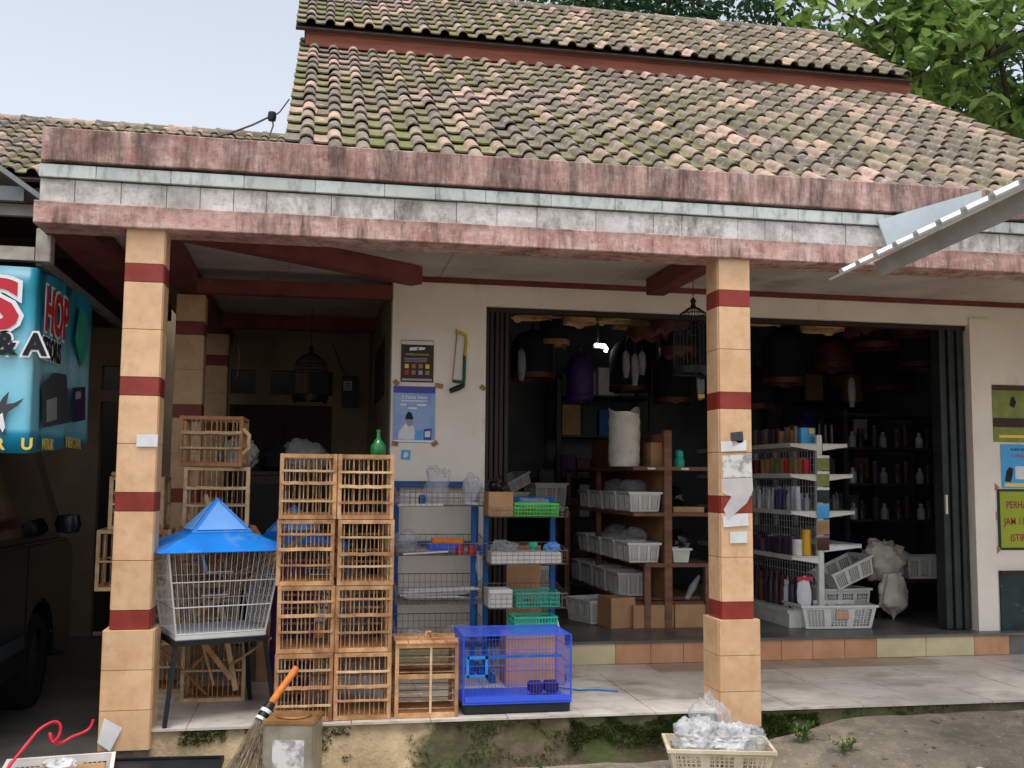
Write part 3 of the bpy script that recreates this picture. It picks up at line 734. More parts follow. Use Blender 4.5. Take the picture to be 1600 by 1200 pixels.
btext('NTUK', 58, 701, .055, 'ink_yellow', 1, .003, .024, 1.1); btext('NEKTAR', 96, 698, .055, 'ink_yellow', 1, .003, .024, 1.25)
def print_poly(pts, m_, face, lift, name='print'):
    P = []
    for (x, y) in pts:
        if face == 0: p = aY(x, y, 5.60); p.y -= lift
        else: p = aX(x, y, -1.425); p.x += lift
        P.append(p)
    d = (0, .001, 0) if face == 0 else (-.001, 0, 0)
    wobj(MB().prism(P, d), name, m_, bn)
# the printed bird and pack shots
print_poly([(-25, 668), (-5, 640), (6, 622), (16, 612), (12, 632), (24, 630), (40, 622), (30, 634), (14, 644), (8, 660), (12, 682), (4, 678), (-6, 660)], 'print_grey', 0, .020)
print_poly([(-6, 655), (6, 645), (10, 668), (6, 676)], 'ink_white', 0, .023)
print_poly([(60, 600), (78, 582), (98, 585), (104, 660), (60, 668)], 'print_grey', 1, .020)
print_poly([(66, 625), (82, 620), (82, 655), (66, 660)], 'bottle_pale', 1, .023)
print_poly([(108, 606), (128, 604), (128, 656), (108, 660)], 'purple', 1, .020)
print_poly([(112, 612), (120, 611), (120, 622), (112, 624)], 'bottle_pale', 1, .023)
print_poly([(112, 530), (120, 480), (130, 490), (133, 540), (122, 575)], 'teal_plastic', 1, .020)

# ------------------------------------------------------------------ parked van
van = thing('parked_van', 'dark grey van parked nose-in under the carport', 'van', (-2.4, 6.0, .04))
vx0, vx1 = -3.3, -1.68
wr = .30; wy = (4.55, 7.10); wz = .34
def arch(cy, r, n=9): return [(cy+r*math.cos(math.pi*(1-i/n)), wz+r*math.sin(math.pi*(1-i/n))) for i in range(n+1)]
low_ = [(3.75, .24)] + [(y, max(z, .24)) for y, z in arch(wy[0], .37)] + [(y, max(z, .24)) for y, z in arch(wy[1], .37)] + [(7.93, .24), (7.97, .45), (7.96, .90), (7.90, 1.04), (7.80, 1.08), (3.78, 1.12), (3.72, .6)]
body = MB().prism([(vx0, y, z) for y, z in low_], (vx1-vx0, 0, 0))
wobj(body, 'body', 'car_paint', van, bevel=.02)
def ring(y0, y1, ins, z): return [(vx0+ins, y0, z), (vx1-ins, y0, z), (vx1-ins, y1, z), (vx0+ins, y1, z)]
lo_, hi_ = ring(3.80, 7.84, .03, 1.08), ring(4.05, 7.38, .16, 1.84)
wobj(MB().add(lo_+hi_, [(0, 1, 2, 3), (7, 6, 5, 4)]+[(i, (i+1) % 4, 4+(i+1) % 4, 4+i) for i in range(4)]), 'cabin', 'car_paint', van, bevel=.03)
def side_pt(y, z): t = (z-1.08)/.72; return Vector((vx1-.03-.13*t+.006, y, z))
for (ya, yb, yc, yd) in ((6.30, 6.98, 6.45, 5.55), (5.40, 6.20, 6.38, 5.45), (4.1, 5.3, 5.33, 4.25)):
    pass
for ys_ in ([(5.48, 1.14), (7.52, 1.14), (7.22, 1.70), (5.50, 1.70)], [(4.10, 1.14), (5.38, 1.14), (5.40, 1.70), (4.22, 1.70)]):
    wobj(MB().prism([side_pt(*q) for q in ys_], (.006, 0, 0)), 'window', 'car_glass', van)
wobj(MB().prism([(vx0+.10, 7.825, 1.12), (vx1-.10, 7.825, 1.12), (vx1-.20, 7.44, 1.76), (vx0+.20, 7.44, 1.76)], (0, .012, .008)), 'windscreen', 'car_glass', van)
for y in (5.42, 6.75): wobj(MB().bb(vx1-.001, vx1+.003, y-.006, y+.006, .42, 1.08), 'door_seam', 'rubber', van)
wobj(MB().bb(vx1, vx1+.014, 4.9, 6.7, .48, .56), 'side_trim', 'car_trim', van, bevel=.004)
wobj(MB().bb(vx1, vx1+.03, 5.55, 5.72, .92, .96), 'door_handle', 'chrome', van, bevel=.006)
mir = MB().lathe([(0, -.06), (.07, -.05), (.085, 0), (.07, .06), (0, .07)], (vx1+.07, 7.42, 1.18), 10, sy=.6)
wobj(mir, 'mirror', 'car_paint', van, smooth=60)
for sgn, hx in ((1, vx1-.22), (-1, vx0+.22)):
    wobj(MB().box((hx, 7.965, .72), (.30, .05, .16)), 'headlight', 'bottle_pale', van, bevel=.015)
wobj(MB().box(((vx0+vx1)/2, 7.98, .42), (1.5, .08, .2)), 'bumper', 'car_trim', van, bevel=.02)
for y in wy:
    for sx_ in (vx1-.10, vx0+.10):
        t = MB(); vs = []; n = 24
        prof = [(-.09, .20), (-.09, .27), (-.06, .30), (.06, .30), (.09, .27), (.09, .20)]
        for i in range(n):
            th = 2*math.pi*i/n
            for (x, r) in prof: vs.append((sx_+x, y+r*math.cos(th), wz+r*math.sin(th)))
        k = len(prof); fs = [(i*k+j, i*k+(j+1) % k, ((i+1) % n)*k+(j+1) % k, ((i+1) % n)*k+j) for i in range(n) for j in range(k)]
        ty = wobj(t.add(vs, fs), 'tyre', 'rubber', van, smooth=40)
        rm = MB(); rm.tube([(sx_-.05, y, wz), (sx_+.05, y, wz)], .2, 20)
        for i in range(5):
            th = 2*math.pi*i/5; rm.box((sx_+.055, y+.1*math.cos(th), wz+.1*math.sin(th)), (.02, .17, .045), (th, 0, 0))
        wobj(rm, 'rim', 'car_trim', van)

# ------------------------------------------------------------------ corrugated awning on the right
aw = thing('metal_awning', 'white corrugated metal awning with grey purlin jutting in front of the fascia', 'awning', (3.2, 4.2, 0))
e0 = Vector((2.70, 5.10, 2.585)); e1 = Vector((2.47, 2.9, 2.585)); ed = (e1-e0); EL = ed.length; ed.normalize()
ups = Vector((-ed.y, ed.x, 0)); ups = (ups if ups.x > 0 else -ups); slope = R(25.5); upv = ups*math.cos(slope)+Vector((0, 0, math.sin(slope))); nrm = Vector((0, 0, 1))*math.cos(slope)-ups*math.sin(slope)
pts = []; s_ = 0; P_ = .207
while s_ < EL:
    for ds, h in ((0, 0), (.155, 0), (.164, .02), (.192, .02), (.2, 0)):
        pts.append((s_+ds, h))
    s_ += P_
vs = []
for (s_, h) in pts:
    for L_ in (0, 1.5):
        p = e0+ed*s_+upv*L_+nrm*h; vs.append(p)
sh = MB().add(vs, [(2*i, 2*i+1, 2*i+3, 2*i+2) for i in range(len(pts)-1)])
so_ = wobj(sh, 'corrugated_sheet', 'awning_white', aw, fix=False)
md = so_.modifiers.new('thick', 'SOLIDIFY'); md.thickness = .012; md.offset = -1
def orient(c, d, name, m_, parent, xdir, zdir):
    xd = xdir.normalized(); zd = (zdir-xd*zdir.dot(xd)).normalized(); yd = zd.cross(xd)
    M_ = Matrix((xd, yd, zd)).transposed()
    return wobj(MB().box(c, d, M_), name, m_, parent)
orient(e0+ed*(EL/2+.2)+upv*.09-nrm*.053, (EL-.42, .05, .08), 'purlin', 'awning_under', aw, ed, nrm)
for s_ in (2.12,): orient(e0+ed*s_+upv*.75-nrm*.165, (1.5, .04, .06), 'rafter', 'awning_under', aw, upv, nrm)
for s_ in (2.1,):
    p = e0+ed*s_+upv*1.35; wobj(MB().bb(p.x-.03+.5, p.x+.03+.5, p.y-.03, p.y+.03, .0, p.z+.05), 'post', 'metal_grey', aw)
    wobj(MB().bb(p.x-.05, p.x+.55, p.y-.025, p.y+.025, p.z-.28, p.z-.23), 'arm', 'metal_grey', aw)
fl_ = [aY(1372, 344, 5.33), aY(1389, 392, 5.33), aY(1534, 312, 5.33), aY(1534, 297, 5.33)]
wobj(MB().prism(fl_, (0, .012, 0)), 'flashing', 'flashing', aw)

# ------------------------------------------------------------------ trees
def leaf_crown(name, parent, mname, blobs, n, size, wide=.5, seed=1, pts=7):
    rnd = random.Random(seed); vs = []; fs = []
    for i in range(n):
        c, r = rnd.choice(blobs)
        while True:
            d = Vector((rnd.uniform(-1, 1), rnd.uniform(-1, 1), rnd.uniform(-1, 1)))
            if .25 < d.length < 1: break
        d = d*(.55+.45*rnd.random())/max(d.length, .55) if d.length < .55 else d
        p = Vector(c)+Vector((d.x*r[0], d.y*r[1], d.z*r[2]))
        if noise.noise(p*.9) < -.16: continue
        L = size*rnd.uniform(.6, 1.25); W = L*wide*rnd.uniform(.8, 1.15)
        ax = Vector((rnd.gauss(0, 1), rnd.gauss(0, 1), -.5+rnd.gauss(0, .6))).normalized()
        up_ = Vector((rnd.gauss(0, .5), rnd.gauss(0, .5)-.3, 1)); sd = ax.cross(up_).normalized(); up_ = sd.cross(ax)
        k = len(vs); fold = rnd.uniform(.05, .25)*W
        vs += [p, p+ax*L*.3+sd*W*.5+up_*fold, p+ax*L*.7+sd*W*.42+up_*fold*.6, p+ax*L-up_*L*.12, p+ax*L*.7-sd*W*.42+up_*fold*.6, p+ax*L*.3-sd*W*.5+up_*fold, p+ax*L*.5]
        fs += [(k, k+1, k+2, k+6), (k+6, k+2, k+3), (k+6, k+3, k+4), (k, k+6, k+4, k+5)]
    o = wobj(MB().add(vs, fs), name, mname, parent, fix=False)
    return o
def limbs(parent, base, top, r, blobs, seed=1):
    rnd = random.Random(seed); b = MB()
    base = Vector(base); top = Vector(top)
    tr = [base.lerp(top, i/6)+Vector((rnd.uniform(-.1, .1), rnd.uniform(-.1, .1), 0))*(i > 0) for i in range(7)]
    b.tube(tr, r, 10, r1=r*.5)
    wobj(b, 'trunk', 'bark', parent, smooth=60)
    for c, rr in blobs:
        b = MB(); c = Vector(c); s0 = tr[rnd.randint(3, 6)]
        mid = s0.lerp(c, .5)+Vector((rnd.uniform(-.3, .3), rnd.uniform(-.3, .3), .3))
        b.tube([s0, mid, c], r*.4, 6, r1=r*.12)
        for q in range(5):
            e = c+Vector((rnd.uniform(-1, 1)*rr[0], rnd.uniform(-1, 1)*rr[1], rnd.uniform(-.8, .8)*rr[2]))
            b.tube([c.lerp(mid, .2), c.lerp(e, .5)+Vector((0, 0, .15)), e], r*.13, 5, r1=r*.04)
        wobj(b, 'limb', 'bark', parent, smooth=60)
t1 = thing('broadleaf_tree', 'tree with large light green leaves reaching over the right end of the roof', 'tree', (10.5, 13.5, 0))
bl1 = [((7.9, 13.4, 8.2), (1.5, 1.0, 1.2)), ((9.0, 12.6, 7.4), (1.6, 1.2, 1.1)), ((10.2, 12.4, 6.6), (1.5, 1.2, 1.0)), ((9.6, 13.2, 8.9), (2.0, 1.3, 1.2)), ((11.3, 12.8, 7.8), (1.6, 1.3, 1.3)), ((8.3, 13.8, 7.0), (1.0, .8, .8)), ((11.5, 13.6, 6.0), (1.4, 1.2, .8))]
limbs(t1, (10.5, 13.5, -.05), (10.2, 13.2, 7.8), .2, bl1, 3)
leaf_crown('crown', t1, 'leaf_big', bl1, 6200, .27, .68, 5)
t2 = thing('evergreen_tree', 'dense dark green tree standing behind the roof ridge', 'tree', (11, 27, 0))
bl2 = [((6.0, 27, 13.0), (2.2, 2, 1.8)), ((8.6, 27, 13.6), (2.6, 2, 2.4)), ((11.5, 27.5, 13.2), (2.8, 2, 2.4)), ((14, 27, 12.6), (2.6, 2, 2.4)), ((10, 26.5, 15.5), (4, 2.2, 2)), ((12.8, 26, 11), (2.4, 2, 1.6))]
limbs(t2, (11, 27, -.05), (10.5, 27, 13), .35, bl2, 4)
leaf_crown('crown', t2, 'leaf_dark', bl2, 24000, .26, .5, 8)
t3 = thing('tall_tree', 'dark leafy tree showing through gaps behind the large leaves', 'tree', (19.5, 24, 0))
bl3 = [((17.0, 24, 10), (2.6, 2, 2.6)), ((19.5, 24, 12.5), (3, 2, 2.6)), ((20.5, 24, 8.5), (3, 2, 2.4)), ((16.2, 24.5, 12.8), (2, 1.8, 1.5)), ((22.5, 24, 10.5), (3, 2, 3))]
limbs(t3, (19.5, 24, -.05), (19.5, 24, 10), .35, bl3, 6)
leaf_crown('crown', t3, 'leaf_dark', bl3, 9000, .3, .5, 9)

# ------------------------------------------------------------------ overhead wire with a strain insulator
wr_ = thing('service_cable', 'thin grey service cable with a dark strain insulator beside the roof verge', 'cable', aY(425, 182, 8.4))
c0 = aY(425, 182, 8.4)
wobj(MB().tube([aY(330, 216, 8.2), aY(360, 208, 8.25), aY(395, 195, 8.35), aY(420, 183, 8.4)], .008, 6), 'wire', 'cable', wr_)
wobj(MB().tube([aY(425, 184, 8.4), aY(427, 196, 8.38), aY(421, 212, 8.35), aY(421, 224, 8.3)], .007, 6), 'wire', 'cable', wr_)
wobj(MB().tube([aY(430, 180, 8.4), aY(437, 175, 8.4), aY(452, 155, 8.45)], .006, 6), 'wire', 'cable', wr_)
wobj(MB().lathe([(0, -.04), (.03, -.035), (.036, 0), (.03, .035), (0, .04)], c0, 10), 'insulator', 'black_plastic', wr_, smooth=60)
# ================================================================== things on and round the porch
def sticks(p0, p1, d, n, r, m_, name, parent):
    """n parallel sticks from p0..p1 (feet) each running along d"""
    b = MB(); p0 = Vector(p0); p1 = Vector(p1); d = Vector(d)
    for i in range(n):
        q = p0.lerp(p1, (i+.5)/n)+Vector((U(-.004, .004), U(-.0015, .0015), U(-.002, .002)))
        b.tube([q, q+d*.5+Vector((U(-.002, .002), U(-.0015, .0015), 0)), q+d+Vector((U(-.003, .003), 0, 0))], r*U(.7, 1.35), 4, cap=False)
    o = b.obj(name, m_, parent); o['kind'] = 'stuff'; return o
def wood_cage(label, w, d, h, loc, rz=0, group=None, wood='bamboo', rails=(.26, .5, .74), nb=13, handle=False, pitch=0, cat='bird cage'):
    """stick-and-slat bird cage; origin at the middle of its base, front facing -Y"""
    t = thing('wooden_bird_cage', label, cat, loc, rz, group)
    if pitch: t.rotation_euler = (0, pitch, rz)
    p = .021
    for sx_ in (-1, 1):
        for sy_ in (-1, 1): box('post', t, (sx_*(w/2-p/2), sy_*(d/2-p/2), h/2), (p, p, round(h, 3)), wood, None, .002)
    for z in (.011, h-.011):
        for sy_ in (-1, 1): box('rail', t, (0, sy_*(d/2-.0115), z), (round(w-2*p, 3), .019, .02), wood)
        for sx_ in (-1, 1): box('rail', t, (sx_*(w/2-.0115), 0, z), (.019, round(d-2*p, 3), .02), wood)
    for k, f in enumerate(rails):
        z = h*f+U(-.008, .008); th = .017 if k == 1 else .011
        b = MB(); n = 8; vs = []
        for i in range(n+1):
            x = -w/2+p*.4+(w-p*.8)*i/n; dz = U(-.0025, .0025) if k == 1 else U(-.001, .001)
            for yo in (0, .007):
                for zz in (-th/2, th/2): vs.append((x, -d/2-.004+yo, z+dz+zz))
        fs = [(4*i+a, 4*i+b_, 4*(i+1)+b_, 4*(i+1)+a) for i in range(n) for a, b_ in ((0, 1), (1, 3), (3, 2), (2, 0))] + [(0, 2, 3, 1), (4*n, 4*n+1, 4*n+3, 4*n+2)]
        b.add(vs, fs).obj('rail', random.choice([wood, 'pale_wood']), t)
        box('rail', t, (0, d/2-.006, z), (round(w-2*p, 3), .008, .012), wood)
        for sx_ in (-1, 1): box('rail', t, (sx_*(w/2-.006), 0, z), (.008, round(d-2*p, 3), .012), wood)
    sticks((-w/2+p, -d/2+.010, .02), (w/2-p, -d/2+.010, .02), (0, 0, h-.04), nb, .0033, 'bamboo_stick', 'front_bars', t)
    sticks((-w/2+p, d/2-.012, .02), (w/2-p, d/2-.012, .02), (0, 0, h-.04), max(6, nb-4), .0028, 'bamboo_stick', 'back_bars', t)
    for sx_ in (-1, 1):
        sticks((sx_*(w/2-.012), -d/2+p, .02), (sx_*(w/2-.012), d/2-p, .02), (0, 0, h-.04), int(nb*d/w)-3, .0028, 'bamboo_stick', 'side_bars', t)
    sticks((-w/2+p, -d/2+.02, h-.010), (w/2-p, -d/2+.02, h-.010), (0, d-.04, 0), nb, .0033, 'bamboo_stick', 'roof_bars', t)
    box('floor_board', t, (0, 0, .024), (round(w-2*p, 3), round(d-2*p, 3), .006), 'ply')
    if handle:
        b = MB(); pts_ = [(w/2+.0, -d/2+.01, h*.25), (w/2+.035, -d/2+.01, h*.38), (w/2+.03, -d/2+.01, h*.5), (w/2+.035, -d/2+.01, h*.62), (w/2, -d/2+.01, h*.75)]
        b.tube(pts_, .012, 6).obj('handle', 'pale_wood', t, smooth=60)
    return t
# the tall double stack: two columns of four
sx0, sx1 = aZ(428, 1127, PZ).x, aZ(612, 1126, PZ).x
cw = (sx1-sx0)/2-.003; ch = .3375
rowname = ['bottom', 'second', 'third', 'top']
desc = [['bottom cage of the stack, behind the broom handle', 'bottom cage of the stack, beside the small lidded cage'],
        ['second up in the stack, on the pagoda cage side', 'second up in the stack, on the wire rack side'],
        ['third up in the stack, on the pagoda cage side', 'third up in the stack, on the wire rack side'],
        ['topmost cage of the stack without the bottle', 'topmost cage of the stack, under the green bottle']]
for r_ in range(4):
    for c_ in range(2):
        wood_cage('bamboo stick bird cage, '+desc[r_][c_], cw, .34, ch-.002, (sx0+cw/2+c_*(cw+.006)+U(-.003, .003)-.004*r_*(1 if c_ == 0 else .6), 5.45+.17+U(-.006, .006)+.006*r_, PZ+.001+r_*ch), U(-.035, .035),
                  'bamboo cages stacked two wide and four high', rails=random.choice([(.28, .5, .72), (.3, .54, .78), (.24, .48, .74), (.27, .56, .76)]), nb=random.choice([10, 11, 12]))
stz = PZ+4*ch
bt = tag(MB().lathe([(0, 0), (.036, .002), (.042, .018), (.040, .045), (.024, .066), (.011, .084), (.009, .112), (.011, .114), (.011, .126), (0, .126)], n=20).obj('green_bottle', 'green_glass', None, (aY(591, 705, 5.55).x, 5.56, stz), smooth=40),
         'green glass bottle with a thin neck on top of the cage stack', 'bottle')
bt.scale = (1.0, 1.0, 1.06)

# small cage with a slatted lid
sm = thing('lidded_bird_cage', 'small wooden cage with slatted lid and horizontal bars beside the stack', 'bird cage', ((aZ(614, 1125, PZ).x+aZ(718, 1122, PZ).x)/2+.005, 5.605, PZ+.001), -.02)
w, d, h = aZ(718, 1122, PZ).x-aZ(614, 1125, PZ).x-.012, .30, .375
for a in (-1, 1):
    for b in (-1, 1): box('post', sm, (a*(w/2-.01), b*(d/2-.01), h/2), (.02, .02, h), 'bamboo', None, .002)
for z in (.012, h*.55, h-.012):
    for b in (-1, 1): box('rail', sm, (0, b*(d/2-.01), z), (w-.04, .018, .022), 'bamboo')
    for a in (-1, 1): box('rail', sm, (a*(w/2-.01), 0, z), (.018, d-.04, .022), 'bamboo')
box('stile', sm, (.02, -d/2+.006, h/2), (.012, .012, h-.04), 'pale_wood')
for k in range(9):
    z = .045+k*(h-.08)/8
    b = MB()
    for q in (-1, 1): b.tube([(-w/2+.015, q*(d/2-.012), z), (w/2-.015, q*(d/2-.012), z)], .003, 4)
    for q in (-1, 1): b.tube([(q*(w/2-.012), -d/2+.015, z), (q*(w/2-.012), d/2-.015, z)], .003, 4)
    kind(b.obj('bars', 'bamboo_stick', sm), 'stuff')
box('floor_board', sm, (0, 0, .026), (w-.04, d-.04, .006), 'ply'); box('perch_shelf', sm, (0, .02, h*.53), (w-.04, d-.09, .006), 'ply')
for k in range(5): box('lid_slat', sm, (-w/2+w*(k+.5)/5, 0, h+.004), (w/5-.003, d+.02, .008), 'bamboo', (0, 0, U(-.006, .006)))
for k, (xx, yy_) in enumerate(((-.08, -.08), (.07, -.09))): box('lid_batten', sm, (0, yy_+.085*k*2, h+.012), (w+.01, .018, .008), 'bamboo')
sm_h = MB().tube([(.0, -.05, h+.015), (.005, -.045, h+.045), (.02, -.04, h+.045), (.03, -.035, h+.015)], .010, 6)
sm_h.obj('handle', 'bamboo', sm)

# wooden cages piled behind the first column
gx = (aZ(283, 1098, PZ).x+aZ(380, 1095, PZ).x)/2
pile = [('wooden cage on the porch floor under the white wire cage stand', .345, .33, .335, (gx, 6.17, PZ), .0),
        ('wooden cage second from the floor in the pile behind the column', .34, .32, .30, (gx-.06, 6.20, PZ+.336), .10),
        ('wooden cage third from the floor in the pile behind the column', .33, .32, .31, (gx-.05, 6.22, PZ+.637), -.08),
        ('wooden cage with bare slats just below the topmost one of the pile', .36, .32, .335, (gx-.03, 6.24, PZ+.948), .05),
        ('topmost wooden cage of the pile, with a curved side handle', .35, .32, .285, (gx-.055, 6.22, PZ+1.284), -.04)]
for i, (lb, w_, d_, h_, lc, rz) in enumerate(pile):
    wood_cage(lb, w_, d_, h_, lc, rz, 'wooden cages piled behind the column', wood='ply' if i in (2, 4) else 'pale_wood', rails=(.5,) if i in (0,) else (.35, .66), nb=11, handle=(i == 4))
side = [('plain wooden cage at the foot of the pile hidden by the column', .30, .30, .29, (-.80-.02, 6.42, PZ), 0), ('plain wooden cage in the middle of the pile hidden by the column', .30, .30, .29, (-.82, 6.42, PZ+.291), .03)]
for lb, w_, d_, h_, lc, rz in side: wood_cage(lb, w_, d_, h_, lc, rz, 'wooden cages piled behind the column', wood='pale_wood', nb=9, rails=(.5,))
wood_cage('pale wooden cage sticking out past the column towards the van', .40, .30, .34, (-1.0, 6.36, PZ+.583), .05, 'wooden cages piled behind the column', wood='pale_wood', nb=9, rails=(.5,))
wood_cage('narrow pale cage with a handle above the one sticking out towards the van', .30, .28, .30, (-.99, 6.36, PZ+.924), math.pi, 'wooden cages piled behind the column', wood='pale_wood', nb=9, rails=(.5,), handle=True)
tag(MB().box((0, 0, .012), (.16, .2, .024)).obj('lime_tray', 'lime', None, (-1.05, 6.30, PZ+1.226), bevel=.006), 'lime green plastic tray on the cage beside the column', 'tray')

# broken slats and a tipped cage lodged in the pile
rr = random.Random(77)
for k in range(12):
    a_ = Vector((gx+rr.uniform(-.22, .16), 5.97+rr.uniform(0, .05), PZ+rr.uniform(.02, .75))); L_ = rr.uniform(.35, .6); an = rr.choice([rr.uniform(.5, 1.2), rr.uniform(1.7, 2.5)])
    tag(MB().box((0, 0, 0), (L_, .012, rr.choice([.012, .02, .028]))).obj('loose_slat', rr.choice(['pale_wood', 'ply', 'bamboo']), None, a_+Vector((math.cos(an)*L_/2, 0, math.sin(an)*L_/2)), (0, -an, rr.uniform(-.1, .1))), 'loose wooden slat leaning on the cage pile behind the pagoda cage', 'slat', 'loose slats leaning on the cage pile')
wood_cage('wooden cage tipped over against the pile behind the pagoda cage', .30, .22, .26, (gx+.20, 6.12, PZ+.66), .2, 'wooden cages piled behind the column', wood='ply', nb=9, rails=(.5,), pitch=-.6)
# white wire cage with blue pagoda roof on a black stand
RZ_ = R(19); cc = Vector((-.505, 5.735, 0))
stand = thing('cage_stand', 'black angle-iron stand with splayed legs under the white wire cage', 'stand', (cc.x, cc.y, PZ), RZ_)
SH = .395
for sx_ in (-1, 1):
    for sy_ in (-1, 1):
        b = MB(); b.tube([(sx_*.275, sy_*.23, 0), (sx_*.225, sy_*.185, SH)], .014, 4); b.obj('leg', 'black_metal', stand)
for sy_ in (-1, 1): box('top_rail', stand, (0, sy_*.19, SH), (.48, .025, .025), 'black_metal')
for sx_ in (-1, 1): box('top_rail', stand, (sx_*.228, 0, SH), (.025, .355, .025), 'black_metal')
pc = thing('pagoda_bird_cage', 'white wire bird cage with blue pyramid roof standing on black legs', 'bird cage', (cc.x, cc.y, PZ+SH+.013), RZ_)
CH, b0, b1 = .455, (.225, .185), (.29, .24)
box('tray', pc, (0, 0, .012), (.46, .38, .024), 'white_plastic', None, .004)
box('floor_sheet', pc, (0, 0, .028), (.44, .36, .004), 'paper')
def wall_wires(name, fa, fb, n, r=.0019):
    b = MB()
    for i in range(n+1):
        t = i/n; b.tube([Vector(fa[0]).lerp(Vector(fa[1]), t), Vector(fb[0]).lerp(Vector(fb[1]), t)], r, 4, cap=False)
    kind(b.obj(name, 'white_wire', pc), 'stuff')
cb = [(-b0[0], -b0[1], .02), (b0[0], -b0[1], .02), (b0[0], b0[1], .02), (-b0[0], b0[1], .02)]
ct = [(-b1[0], -b1[1], CH), (b1[0], -b1[1], CH), (b1[0], b1[1], CH), (-b1[0], b1[1], CH)]
for i in range(4):
    j = (i+1) % 4; wall_wires(('front_bars', 'side_bars', 'back_bars', 'side_bars')[i], (cb[i], cb[j]), (ct[i], ct[j]), 20 if i % 2 == 0 else 14, .0014)
    b = MB().tube([cb[i], ct[i]], .005, 6); b.obj('corner_post', 'white_wire', pc)
    for f in (.02, .33, .62, 1.0):
        p = Vector(cb[i]).lerp(Vector(ct[i]), f); q = Vector(cb[j]).lerp(Vector(ct[j]), f)
        MB().tube([p, q], .0036, 5).obj('hoop', 'white_wire', pc)
for z, xx in ((.32, .02), (.20, .0)): MB().tube([(-.07+xx, -.02, z), (.07+xx, -.02, z)], .004, 5).obj('perch', 'white_plastic', pc)
MB().tube([(-.09, -.05, .44), (-.055, -.05, .33)], .009, 5).obj('feeder', 'blue_panel', pc)
s0, s1, ap = (.345, .295), (.155, .13), CH+.255
lo4 = [(-s0[0], -s0[1], CH-.012), (s0[0], -s0[1], CH-.012), (s0[0], s0[1], CH-.012), (-s0[0], s0[1], CH-.012)]
mi4 = [(-s1[0], -s1[1], CH+.075), (s1[0], -s1[1], CH+.075), (s1[0], s1[1], CH+.075), (-s1[0], s1[1], CH+.075)]
rf = MB().add(lo4+mi4, [(i, (i+1) % 4, 4+(i+1) % 4, 4+i) for i in range(4)]).obj('roof_skirt', 'blue_plastic', pc, fix=True)
md = rf.modifiers.new('t', 'SOLIDIFY'); md.thickness = .004
tp = [(x*1.02, y*1.02, z+.001) for x, y, z in mi4]+[(0, 0, ap)]
MB().add(tp, [(0, 1, 4), (1, 2, 4), (2, 3, 4), (3, 0, 4), (3, 2, 1, 0)]).obj('roof_peak', 'blue_plastic', pc)
for i in range(4):
    a, b, c = Vector(tp[i]), Vector(tp[(i+1) % 4]), Vector(tp[4]); n_ = (b-a).cross(c-a).normalized(); ctr = (a+b+c)/3
    q = [ctr.lerp(v, .8)+n_*.002 for v in (a, b, c)]; MB().prism(q, n_*.003).obj('roof_pane', 'blue_panel', pc)
# second blue-roofed cage further in
pc2 = copy_tree(pc, label='blue roofed wire cage half hidden in the dark behind the cage stack', loc=(-.12, 6.75, PZ+.35), rz=R(-8))
tag(MB().bb(-.2, .2, -.2, .2, 0, .35).obj('carton', 'cardboard', None, (-.12, 6.75, PZ), bevel=.004), 'brown carton carrying the blue roofed cage in the dark bay', 'box')

def crumple(rx, ry, rz, amp=.25, seed=0, nu=40, nv=28, pinch=0, base_flat=True):
    b = MB(); vs = []; fs = []
    for j in range(nv+1):
        ph = math.pi*j/nv
        for i in range(nu):
            th = 2*math.pi*i/nu
            v = Vector((math.sin(ph)*math.cos(th), math.sin(ph)*math.sin(th), -math.cos(ph)))
            k = 1+amp*noise.noise(v*1.7+Vector((seed*5.1, seed*2.3, seed)))+amp*.7*abs(noise.noise(v*4.2+Vector((seed, seed*3, 7))))-amp*.3
            k += amp*.35*noise.noise(v*9+Vector((seed*2, 1, seed)))-amp*.40*abs(noise.noise(v*5.3+Vector((seed*3, 4, seed))))+amp*.07*noise.noise(v*17+Vector((seed, 8, seed*2)))
            p = v*k
            if pinch and p.z > .35:
                f = 1-pinch*ss(.35, .85, p.z); p.x *= f; p.y *= f
            if base_flat and p.z < -.75: p.z = -.75
            vs.append((p.x*rx, p.y*ry, (p.z+.75)*rz/1.75))
    for j in range(nv):
        for i in range(nu): fs.append((j*nu+i, j*nu+(i+1) % nu, (j+1)*nu+(i+1) % nu, (j+1)*nu+i))
    return b.add(vs, fs)
# purple feed sack behind the stand
ps = crumple(.13, .10, .80, .10, 3, 24, 18)
tag(ps.obj('feed_sack', 'purple', None, (-.10, 6.02, PZ-.005), smooth=50), 'tall dark purple feed sack standing between stand and cage stack', 'sack')
bcb = thing('bay_cabinet', 'dark wooden cabinet in the bay carrying pale bundles', 'cabinet', (0, 8.15, PZ))
bbx('carcass', bcb, -.55, .42, 7.92, 8.4, PZ, 1.52, 'dark_wood', .004); bbx('top', bcb, -.57, .44, 7.90, 8.42, 1.521, 1.55, 'dark_wood', .003)
for xx in (-.30, .17): bbx('door', bcb, xx-.22, xx+.22, 7.90, 7.918, PZ+.05, 1.46, 'dark_void')
for k, (px_, w_) in enumerate(((375, .16), (430, .12), (475, .20))):
    tag(crumple(w_, .17, .20+.06*(k != 1), .3, 111+k).obj('pale_bundle', ['sack', 'cloth_dark', 'bag_white'][k], None, (aY(px_, 690, 8.1).x, 8.12, 1.548), smooth=60), ['pale sack bundle on the bay cabinet nearest the columns', 'dark bundle in the middle of the bay cabinet', 'large whitish plastic bundle on the bay cabinet by the side wall'][k], 'bundle')
